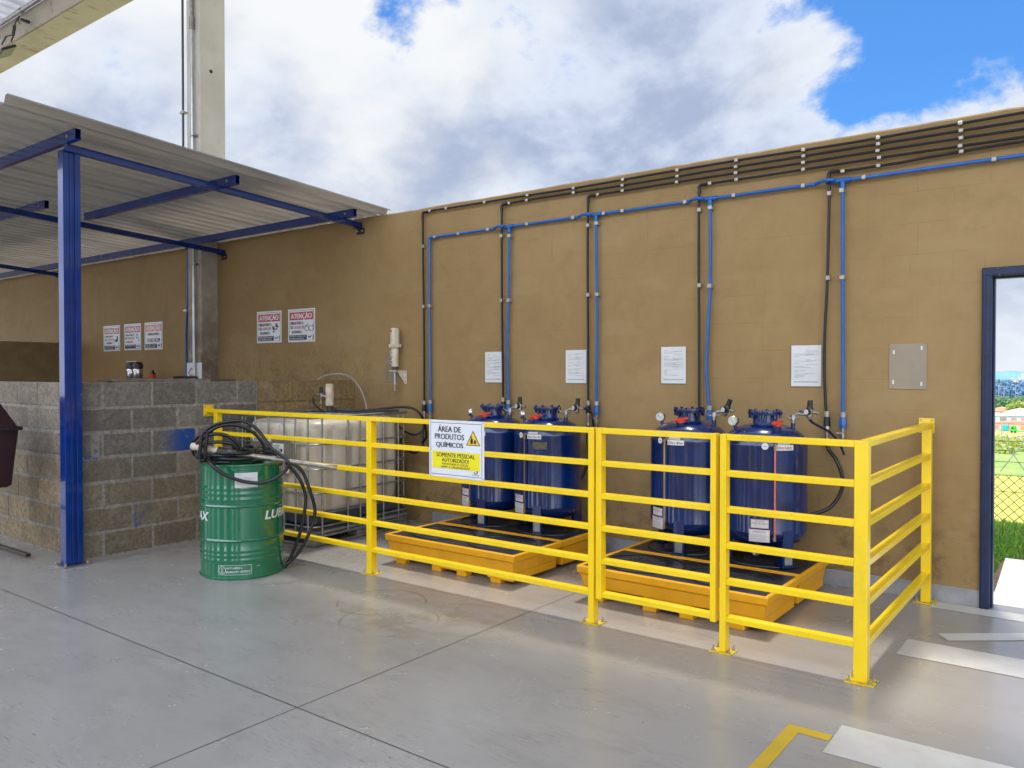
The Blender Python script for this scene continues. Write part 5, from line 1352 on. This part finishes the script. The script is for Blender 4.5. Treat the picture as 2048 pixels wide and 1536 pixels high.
mb = MB(); mb.box(-5.886, -5.838, -.82, -.78, 1.212, 1.258, .006); mb.tube([(-5.87, -.80, 1.235), (-5.93, -.80, 1.24), (-5.975, -.79, 1.235), (-5.99, -.79, 1.215)], .009, 8); mb.tube([(-5.84, -.8, 1.235), (-5.80, -.79, 1.22)], .009, 8, smooth=False); mb.build('body', M['steel'], rq)
mb = MB(); mb.cyl((-5.862, -.80, 1.258), (-5.862, -.80, 1.312), .018, .016, seg=16); mb.build('knob', M['black'], rq)
t = MB().tube([(-5.99, -.79, 1.21), (-5.985, -.785, 1.16), (-5.94, -.78, 1.12), (-5.86, -.78, 1.085), (-5.79, -.75, 1.075)], .009, 8).build('short_air_hose', M['hose'], smooth=60)
tag(t, 'short black hose curving from the regulator to the container pump', 'hose')
t = MB().tube([(-5.68, -.76, 1.10), (-5.58, -.70, 1.095), (-5.40, -.58, 1.105), (-5.22, -.45, 1.13), (-5.10, -.38, 1.12), (-5.04, -.33, 1.06), (-5.06, -.25, .95), (-5.14, -.15, .84), (-5.24, -.1, .78)], .0115, 10).build('discharge_hose', M['hose'], smooth=60)
tag(t, 'black hose lying over the top of the caged container', 'hose')
t = MB().tube([(-5.70, -.84, 1.095), (-5.60, -.80, 1.07), (-5.45, -.70, 1.08), (-5.30, -.58, 1.10), (-5.2, -.45, 1.10)], .0105, 10).build('second_discharge_hose', M['hose'], smooth=60)
tag(t, 'lower black hose beside the first on top of the container', 'hose')
t = MB().tube([(-6.22, -.55, 1.375), (-6.16, -.5, 1.415), (-6.03, -.44, 1.432), (-5.90, -.42, 1.405), (-5.80, -.42, 1.34), (-5.72, -.42, 1.25), (-5.66, -.43, 1.14), (-5.64, -.44, 1.085)], .0105, 10).build('clear_hose', pbr('cloudy_clear_hose', (.34, .28, .25), .3, alpha=.7), smooth=60)
tag(t, 'translucent hose arching behind the container pump', 'hose')

# ================================================================== WALL PUMP
wpu = thing('wall_air_pump', 'cream air operated pump mounted on the wall left of the hoses', 'pump', (-5.63, -.06, 1.27))
x, y = -5.63, -.075
mb = MB(); mb.lathe([(0, 1.675), (.030, 1.675), (.042, 1.69), (.050, 1.705), (.050, 1.72), (.045, 1.723), (.045, 1.865), (.040, 1.882), (0, 1.884)], 8, Matrix.Translation((x, y, 0)))
hd = mb.build('head', M['cream'], wpu, smooth=20)
mb = MB()
mb.bm.free()
for a in range(6):
    mb = MB(); mb.box(-.011, .011, .044, .060, 1.69, 1.725, .003, Matrix.Translation((x, y, 0)) @ Matrix.Rotation(R(a * 60 + 20), 4, 'Z')); mb.build('lug', M['cream'], hd)

mb = MB(); mb.box(-.012, .012, -.0475, -.046, 1.84, 1.865, 0, Matrix.Translation((x - .004, y + .0025, 0)) @ Matrix.Rotation(R(-8), 4, 'Z')); mb.build('red_badge', M['red'], hd, smooth=0)
mb = MB(); mb.cyl((x, y, 1.505), (x, y, 1.676), .034, .036, seg=20); bd = mb.build('cylinder', M['cream'], wpu)
mb = MB()
for z in (1.645, 1.612): mb.cyl((x - .012, y - .025, z), (x - .014, y - .040, z), .016, seg=14)
mb.cyl((x - .010, y - .025, 1.548), (x - .012, y - .042, 1.548), .018, seg=14); mb.build('port_rims', M['cream'], bd)
mb = MB()
for z in (1.645, 1.612): mb.cyl((x - .014, y - .0402, z), (x - .0141, y - .0408, z), .010, seg=12)
mb.build('brass_ports', M['brass'], bd)
mb = MB(); mb.cyl((x - .012, y - .0422, 1.548), (x - .0121, y - .0430, 1.548), .012, seg=12); mb.build('black_port', M['black'], bd)
mb = MB(); mb.cyl((x, y, 1.47), (x, y, 1.505), .026, seg=16); mb.build('coupling', M['darksteel'], wpu)
mb = MB(); mb.cyl((x, y, 1.285), (x, y, 1.47), .014, seg=16); mb.cyl((x, y, 1.268), (x, y, 1.285), .017, seg=16); mb.build('outlet_tube', M['steel'], wpu)
mb = MB(); mb.poly([(x - .045, -.075, 1.462), (x + .075, -.045, 1.462), (x + .075, -.045, 1.36), (x + .02, -.06, 1.43)]) if False else None
mb.box(x - .05, x + .055, y - .03, -.001, 1.458, 1.466, .001); mb.poly([(x + .055, -.10, 1.458), (x + .055, -.004, 1.458), (x + .055, -.004, 1.345)], .003, (1, 0, 0))
mb.box(x + .05, x + .088, -.005, -.0008, 1.335, 1.464, .002); bk = mb.build('wall_bracket', M['cream'], wpu)
mb = MB()
for z in (1.355, 1.40, 1.445): mb.cyl((x + .072, -.0052, z), (x + .072, -.0062, z), .006, seg=10)
mb.build('bracket_holes', M['black'], bk)
mb = MB(); mb.box(-5.842, -5.660, -.004, -.001, 1.348, 1.635, .001)
tag(mb.build('clear_sleeve', pbr('clear_wall_sleeve', (.42, .36, .28), .15, alpha=.35), smooth=30), 'empty clear plastic sleeve on the wall behind the air pump', 'document sleeve')

# ================================================================== OUTSIDE THE DOOR
def sheet_xy(name, pts, z, m, kind='structure'):
    mb = MB(); mb.poly([(a, b, z if not callable(z) else z(a, b)) for a, b in pts]); return struct(mb.build(name, m, smooth=0), kind)
sheet_xy('path', [(-.66, .152), (1.9, .152), (1.9, 1.655), (-.655, 1.655), (-.625, .9), (-.61, .5)], -.004, M['path'])
sheet_xy('soil', [(-4, .152), (4, .152), (4, 3.2), (-4, 3.2)], -.03, M['soil'])
# ground falling away, banded by distance
def gz(y):
    if y < 3.2: return -.03
    if y < 9: return -.03 - (y - 3.2) / 5.8 * 1.25
    D = (y + 5.62) * .851
    return -.60 - .07 * D + (.17 if y < 12 else 0) * 0
def band(name, ys, m, wd=1.0, kind='structure', dz=0):
    mb = MB()
    for a, b in zip(ys, ys[1:]): mb.poly([(-wd * (30 + a), a, gz(a) + dz), (wd * (30 + a), a, gz(a) + dz), (wd * (30 + b), b, gz(b) + dz), (-wd * (30 + b), b, gz(b) + dz)])
    return struct(mb.build(name, m, smooth=0), kind)
band('field', [3.2, 5, 7, 9, 14, 22, 34], M['field'])
band('meadow', [34, 50, 75], M['greenfield'])
band('scrub_ground', [75, 110, 170], M['greenfield'])
band('road', [170, 230], M['asphaltfar'])
band('earth_yard', [230, 260], M['dirtfield'])
band('yellow_verge', [260, 390], M['field'])
band('dirt_yard', [390, 520], M['dirtfield'])
band('terrain', [520, 900], M['greenfield'])
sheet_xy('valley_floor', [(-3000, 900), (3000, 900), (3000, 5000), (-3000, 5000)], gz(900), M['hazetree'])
# grass tufts beside the path (stuff)
mb = MB(); bm = mb.bm; rnd = random.Random(3)
def blades(n, xr, yr, zf, h):
    for _ in range(n):
        x_ = rnd.uniform(*xr); y_ = rnd.uniform(*yr); z_ = zf(y_); hh = h * rnd.uniform(.5, 1.2)
        if -.68 < x_ < 1.9 and y_ < 1.66: continue
        a = rnd.uniform(0, math.pi); w_ = .006 + .004 * rnd.random(); l_ = Vector((rnd.uniform(-.5, .5), rnd.uniform(-.5, .5), 0)) * hh
        c_, s_ = math.cos(a) * w_, math.sin(a) * w_
        v0 = bm.verts.new((x_ - c_, y_ - s_, z_)); v1 = bm.verts.new((x_ + c_, y_ + s_, z_)); v2 = bm.verts.new((x_ + l_.x * .4 + c_ * .7, y_ + l_.y * .4 + s_ * .7, z_ + hh * .6)); v3 = bm.verts.new((x_ + l_.x, y_ + l_.y, z_ + hh))
        bm.faces.new((v0, v1, v2)); bm.faces.new((v0, v2, v3))
blades(5200, (-1.35, -.60), (.25, 2.6), lambda y_: -.03, .07)
blades(7000, (-1.8, 1.8), (1.62, 3.2), lambda y_: -.03, .075)
blades(5000, (-2.2, .8), (3.2, 5.2), gz, .10)
struct(mb.build('grass', M['leafgrass'], smooth=0), 'stuff')
# bushes on the meadow (stuff)
def clump(mb, c, r, n, s_, sq=1.):
    bm = mb.bm
    for _ in range(n):
        v = Vector((rnd.gauss(0, 1), rnd.gauss(0, 1), rnd.gauss(0, 1))).normalized() * r * rnd.uniform(.45, 1) ** .6
        v.z *= sq
        p = Vector(c) + v
        a = Vector((rnd.uniform(-1, 1), rnd.uniform(-1, 1), rnd.uniform(-1, 1))).normalized() * s_; b = a.orthogonal().normalized() * s_
        bm.faces.new([bm.verts.new(p + a), bm.verts.new(p + b), bm.verts.new(p - a), bm.verts.new(p - b)])
mb = MB()
for k in range(46):
    y_ = rnd.uniform(66, 112)
    clump(mb, (-.0875 * (y_ + 5.6) + rnd.uniform(-5, 5), y_, gz(y_) + .35), rnd.uniform(.8, 1.5), 90, .15, .7)
struct(mb.build('undergrowth', M['leafyellow'], smooth=0), 'stuff')

# chain link fence
fn = thing('chain_link_fence', 'chain link fence with crossed barbed wire arms beyond the doorway', 'fence', (-1.3, 8, -1.2))
mb = MB(); ft, fb = -.06, -1.25; y_ = 8
xs0, xs1 = -5.5, 3.5; st_ = .14; hgt_ = ft - fb
x_ = xs0 - hgt_
while x_ < xs1:
    for s_ in (1, -1):
        xa, xb = (x_, x_ + hgt_) if s_ == 1 else (x_ + hgt_, x_)
        mb.bar((xa, y_ + .003 * s_, fb), (xb, y_ + .003 * s_, ft), .009, .009)
    x_ += st_
mb.build('mesh', M['wire'], fn, smooth=0)
mb = MB()
for z_ in (ft, -.3, -.75, .14, .30, .44): mb.bar((xs0, y_, z_), (xs1, y_, z_), .009, .009)
mb.build('wires', M['wire'], fn, smooth=0)
for x_ in (-4.4, -2.9, -1.82, 0.2, 2.0):
    mb = MB(); mb.box(x_ - .05, x_ + .05, 7.95, 8.05, -1.4, ft, .01); mb.build('fence_post', M['post'], fn)
for x_ in [-4.5 + .42 * k for k in range(18)]:
    mb = MB()
    mb.bar((x_ - .16, 8, ft + .05), (x_ + .16, 8.0, .50), .016, .016); mb.bar((x_ + .16, 8.02, ft + .05), (x_ - .16, 8.02, .50), .016, .016); mb.build('barbed_arms', M['post'], fn)

# far things seen through the doorway (the valley drops about seven metres in a hundred)
pole = thing('utility_pole', 'slim pale utility pole on the yellow verge left of the green truck', 'pole', (-18, 190, gz(190)))
mb = MB(); X_ = -.0945 * 195.6
mb.cyl((X_, 190, gz(190) - .5), (X_, 190, gz(190) + 4.6), .16, .12, seg=8); mb.bar((X_ - 1.1, 190, gz(190) + 4.3), (X_ + 1.1, 190, gz(190) + 4.3), .14, .14); mb.build('pole', M['trunk'], pole)
tk = thing('green_truck', 'vivid green truck cab parked on the yellow verge', 'truck', (-32, 376, gz(376)))
gy_ = 376; g0 = gz(gy_)
mb = MB(); mb.box(-33.2, -30.9, gy_, gy_ + 3, g0 + .5, g0 + 1.7, .15); mb.box(-32.9, -31.0, gy_ + .2, gy_ + 2.8, g0 + 1.7, g0 + 2.9, .3); cb = mb.build('cab', M['truckgreen'], tk)
mb = MB(); mb.box(-32.8, -32.0, gy_ - .05, gy_ + .19, g0 + 1.6, g0 + 2.3, .03); mb.build('windscreen', M['ink'], cb)
mb = MB(); mb.box(-30.9, -22.5, gy_ + .3, gy_ + 2.7, g0 + .5, g0 + .85, .05); mb.build('bed', M['truckgreen'], tk)
for x_ in (-32.6, -31.4, -25.0, -23.8):
    mb = MB(); mb.cyl((x_, gy_ - .05, g0 + .4), (x_, gy_ + .4, g0 + .4), .45, seg=16); mb.build('wheel', M['black'], tk)
tb = MB(); tb.box(-46.5, -43.0, 480, 484, gz(480) + .2, gz(480) + 3.4, .3)
tag(tb.build('teal_container', M['teal'], smooth=30), 'teal covered load before the orange brick shed', 'container')
def far_building(nm, lb, px0, px1, yy, zbot, ztop, mm, roof_h, roofm, doors=0):
    k0, k1 = -.0996 + (px0 - 1993) / 55 * .0246, -.0996 + (px1 - 1993) / 55 * .0246
    x0, x1 = k0 * (yy + 5.6), k1 * (yy + 5.6)
    h_ = thing(nm, lb, 'building', (x0, yy, zbot))
    mb = MB(); mb.box(x0, x1, yy, yy + 14, zbot, ztop, .1); mb.build('wall', mm, h_)
    mb = MB(); bm = mb.bm
    N = 14; pr_ = [(x0 - .8 + (x1 - x0 + 1.6) * k / N, ztop + roof_h * math.sin(math.pi * k / N) ** .7) for k in range(N + 1)]
    A = [bm.verts.new((a, yy - .6, b)) for a, b in pr_]; B = [bm.verts.new((a, yy + 15, b)) for a, b in pr_]
    for k in range(N): bm.faces.new((A[k], A[k + 1], B[k + 1], B[k]))
    bm.faces.new(A); bm.faces.new(list(reversed(B))); mb.build('roof', roofm, h_)
    for q in range(doors):
        xx = x0 + (x1 - x0) * (q + .5) / doors
        mb = MB(); mb.box(xx - 1.1, xx + 1.1, yy - .12, yy - .01, zbot + .6, zbot + (ztop - zbot) * .7); mb.build('door', M['far_white'] if q % 2 else M['far_red'], h_, smooth=0)
def zpx(py, D): return 1.45 - (py - 745) / 1590 * D
far_building('brick_shed', 'long orange brick shed behind the green truck', 1985, 2110, 540, zpx(862, 464) , zpx(848, 464), M['far_orange'], 1.2, M['far_red'], 9)
far_building('warehouse', 'low warehouse with a curved white roof in the distance', 2003, 2075, 700, zpx(848, 600), zpx(832, 600), M['far_grey'], 5.0, M['far_white'], 7)
far_building('side_shed', 'low grey shed with a pale roof left of the white warehouse roof', 1980, 2001, 690, zpx(846, 592), zpx(833, 592), M['far_grey'], 1.5, M['far_white'], 2)
far_building('roof_house', 'orange roofed house behind the warehouse', 1980, 2024, 760, zpx(838, 652), zpx(824, 652), M['far_orange'], 3.2, M['far_orange'])
far_building('hill_block', 'cream tower block on the hazy hillside', 2044, 2047, 2400, zpx(758, 2047), zpx(748, 2047), M['far_white'], .5, M['far_white'])
for q in range(7):
    rq_ = random.Random(q + 5)
    px_q = 2012 + q * 5.3
    far_building('hillside_house', ('cream house low on the hazy hill', 'red roofed house low on the hazy hill', 'pale house among hazy trees')[q % 3] + ', ' + ('first', 'second', 'third', 'fourth', 'fifth', 'sixth', 'seventh')[q] + ' from the door jamb', px_q, px_q + 3.4, 1900, zpx(768 - (q % 3) * 3, 1622), zpx(764 - (q % 3) * 3, 1622), M['far_white'] if q % 2 else M['far_orange'], 1.5, M['far_red'] if q % 3 == 1 else M['far_white'])
rnd = random.Random(11)
mb = MB()
for k in range(150):
    D = rnd.uniform(700, 900); yy = D / .851 - 5.6; px = rnd.uniform(1975, 2120); kx = -.0996 + (px - 1993) / 55 * .0246
    clump(mb, (kx * (yy + 5.6), yy, zpx(rnd.uniform(799, 828), D)), rnd.uniform(3, 6.5), 60, 1.3, .7)
struct(mb.build('tree_belt', M['leaf'], smooth=0), 'stuff')
mb = MB()
for k in range(60):
    D = rnd.uniform(640, 660); yy = D / .851 - 5.6; px = rnd.uniform(2020, 2120); kx = -.0996 + (px - 1993) / 55 * .0246
    clump(mb, (kx * (yy + 5.6), yy, zpx(rnd.uniform(811, 822) - (3 if px > 2030 else 0), D)), rnd.uniform(2, 4), 50, .9, .7)
struct(mb.build('sunlit_bushes', M['leafyellow'], smooth=0), 'stuff')
def ridge(name, D, ztop_px, zbot_px, amp_px, m, n=300, kind='structure', fr=.03, w=.5):
    mb = MB(); bm = mb.bm; yy = D / .851 - 5.6
    A = []; B = []
    for k in range(n + 1):
        x_ = -.09 * yy + (k / n - .5) * w * yy
        amp = amp_px / 1590 * D
        A.append(bm.verts.new((x_, yy - D * .1, zpx(zbot_px, D * .9)))); B.append(bm.verts.new((x_, yy, zpx(ztop_px, D) + amp * mnoise.noise(Vector((x_ * fr, yy, 0))) + amp * .4 * mnoise.noise(Vector((x_ * fr * 6, yy, 2))))))
    for k in range(n): bm.faces.new((A[k], A[k + 1], B[k + 1], B[k]))
    return struct(mb.build(name, m, smooth=0), kind)
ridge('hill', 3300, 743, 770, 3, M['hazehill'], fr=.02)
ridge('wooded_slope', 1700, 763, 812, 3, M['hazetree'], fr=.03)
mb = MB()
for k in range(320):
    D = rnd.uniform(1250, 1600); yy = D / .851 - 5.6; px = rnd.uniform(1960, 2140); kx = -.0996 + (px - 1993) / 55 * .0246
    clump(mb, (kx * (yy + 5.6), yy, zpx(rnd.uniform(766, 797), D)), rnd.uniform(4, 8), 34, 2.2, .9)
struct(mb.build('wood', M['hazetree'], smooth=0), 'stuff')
for i_, (px, top) in enumerate(((1997, 765), (2007.5, 770), (2031, 768))):
    D = 1150; yy = D / .851 - 5.6; kx = -.0996 + (px - 1993) / 55 * .0246; x_ = kx * (yy + 5.6)
    pt_ = thing('pale_tree', ('tall bare pale tree before the hazy wood, nearest the door jamb', 'tall bare pale tree before the hazy wood, middle of three', 'tall bare pale tree before the hazy wood, farthest from the door jamb')[i_], 'tree', (x_, yy, zpx(800, D)))
    zt_ = zpx(top, D)
    mb = MB(); mb.cyl((x_, yy, zpx(800, D)), (x_ + .6, yy, zt_), .45, .3, seg=6); mb.cyl((x_ + .5, yy, zt_ - 6), (x_ + 3.0, yy, zt_ - 2), .25, .12, seg=6); mb.build('trunk', M['trunk'], pt_)
    mb = MB(); clump(mb, (x_ + .8, yy, zt_ + .5), 2.2, 50, .8, .7); mb.build('crown', M['leaf'], pt_, smooth=0)

# ================================================================== CAMERA
cam = bpy.data.cameras.new('camera'); co_ = bpy.data.objects.new('camera', cam); COL.objects.link(co_)
cam.sensor_width = 36; cam.lens = 1590 / 2048 * 36; cam.clip_end = 9000; cam.clip_start = .05
co_.location = (0, -5.621, 1.45)
co_.rotation_euler = (R(90 - .856), 0, R(37.06))
SC.camera = co_

# ================================================================== LIGHT
SUN_EL, SUN_AZ = 71, 340       # azimuth measured clockwise from +Y
az = R(SUN_AZ); el = R(SUN_EL)
sd = Vector((math.sin(az) * math.cos(el), math.cos(az) * math.cos(el), math.sin(el)))
sun = bpy.data.lights.new('sun', 'SUN'); sun.energy = 3.0; sun.angle = R(7); sun.color = (1, .955, .88)
so = bpy.data.objects.new('sun', sun); COL.objects.link(so); so.rotation_euler = (-sd).to_track_quat('-Z', 'Y').to_euler(); so.location = (0, 0, 12)

wd = bpy.data.worlds.new('World'); SC.world = wd; wd.use_nodes = True
t = NT(wd.node_tree)
sky = t.n('ShaderNodeTexSky', sky_type='NISHITA'); sky.sun_disc = False; sky.sun_elevation = el; sky.sun_rotation = az
sky.altitude = 600; sky.air_density = 1.0; sky.dust_density = .8; sky.ozone_density = 2.5
g = t.coord('Generated'); gx, gy, gz_ = t.sep(g)[0:3]
# project the direction on a cloud layer
zz = t.math('ADD', t.math('MAXIMUM', gz_, 0.0), .48)
cmb = t.n('ShaderNodeCombineXYZ'); t.put(cmb.inputs[0], t.math('DIVIDE', gx, zz)); t.put(cmb.inputs[1], t.math('DIVIDE', gy, zz)); t.put(cmb.inputs[2], 0.0)
pc = cmb.outputs[0]
n1 = t.noise(t.mapping(pc, (1, 1, 1), (5.1, 2.2, 0)), 2.6, 10, .58, .15)
n2 = t.noise(t.mapping(pc, (1, 1, 1), (7.7, 3.2, 0)), 1.7, 6, .55, .1)
n3 = t.noise(t.mapping(pc, (1, 1, 1), (1.7, 9.2, 0)), 7.5, 9, .62, .1)
# cover: nearly closed on the left, opening to blue towards the right (+X side of the view)
az_ = t.math('ARCTAN2', gx, gy)           # radians clockwise from +Y
openb = t.math('MULTIPLY', t.ramp(az_, -.50, -.16), t.ramp(az_, .9, 1.6, 1, 0))
openb = t.math('MULTIPLY', openb, t.ramp(gz_, .22, .40, .25, 1))
cov = t.math('ADD', n1, t.math('MULTIPLY', openb, -.145))
cov = t.math('ADD', cov, t.math('MULTIPLY', t.math('SUBTRACT', n3, .5), .16))
cov = t.math('ADD', cov, .14)
mask = t.ramp(cov, .47, .555)
thick = t.ramp(cov, .54, .70)
lum = t.math('ADD', t.math('MULTIPLY', n2, .86), t.math('MULTIPLY', n3, .18))
shade = t.ramp(lum, .46, .68)
dark = t.mix(thick, (.72, .80, .95), (.42, .50, .69))
ccol = t.mix(shade, dark, (.93, .95, .97))
ccol = t.mix(t.ramp(gz_, .0, .16, .75, 0), ccol, (.90, .95, 1.0))
# unseen clouds overhead and behind the camera (towards -Y) boosted to light the wall
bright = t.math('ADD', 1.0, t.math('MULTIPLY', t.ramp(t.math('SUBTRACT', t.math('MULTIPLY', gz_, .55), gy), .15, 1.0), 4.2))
skyc = t.mix(1.0, sky.outputs[0], (.42, .84, 1.25), 'MULTIPLY')
b1 = t.n('ShaderNodeBackground'); t.put(b1.inputs[0], skyc); b1.inputs[1].default_value = .13
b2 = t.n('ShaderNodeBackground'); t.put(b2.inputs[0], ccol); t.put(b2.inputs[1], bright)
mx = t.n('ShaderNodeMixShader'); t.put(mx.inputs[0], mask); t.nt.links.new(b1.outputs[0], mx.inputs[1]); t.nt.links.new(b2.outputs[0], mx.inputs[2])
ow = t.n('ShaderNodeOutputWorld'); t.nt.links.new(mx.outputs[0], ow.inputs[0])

for o in list(bpy.data.objects):
    if 'localparts' in o.keys(): del o['localparts']
SC.view_settings.view_transform = 'Standard'; SC.view_settings.look = 'None'; SC.view_settings.exposure = 0; SC.view_settings.gamma = 1
SC.render.engine = 'CYCLES'
SC.cycles.use_denoising = True
SC.cycles.max_bounces = 7; SC.cycles.diffuse_bounces = 4; SC.cycles.glossy_bounces = 4; SC.cycles.transparent_max_bounces = 8
SC.cycles.sample_clamp_indirect = 6
SC.render.use_persistent_data = False
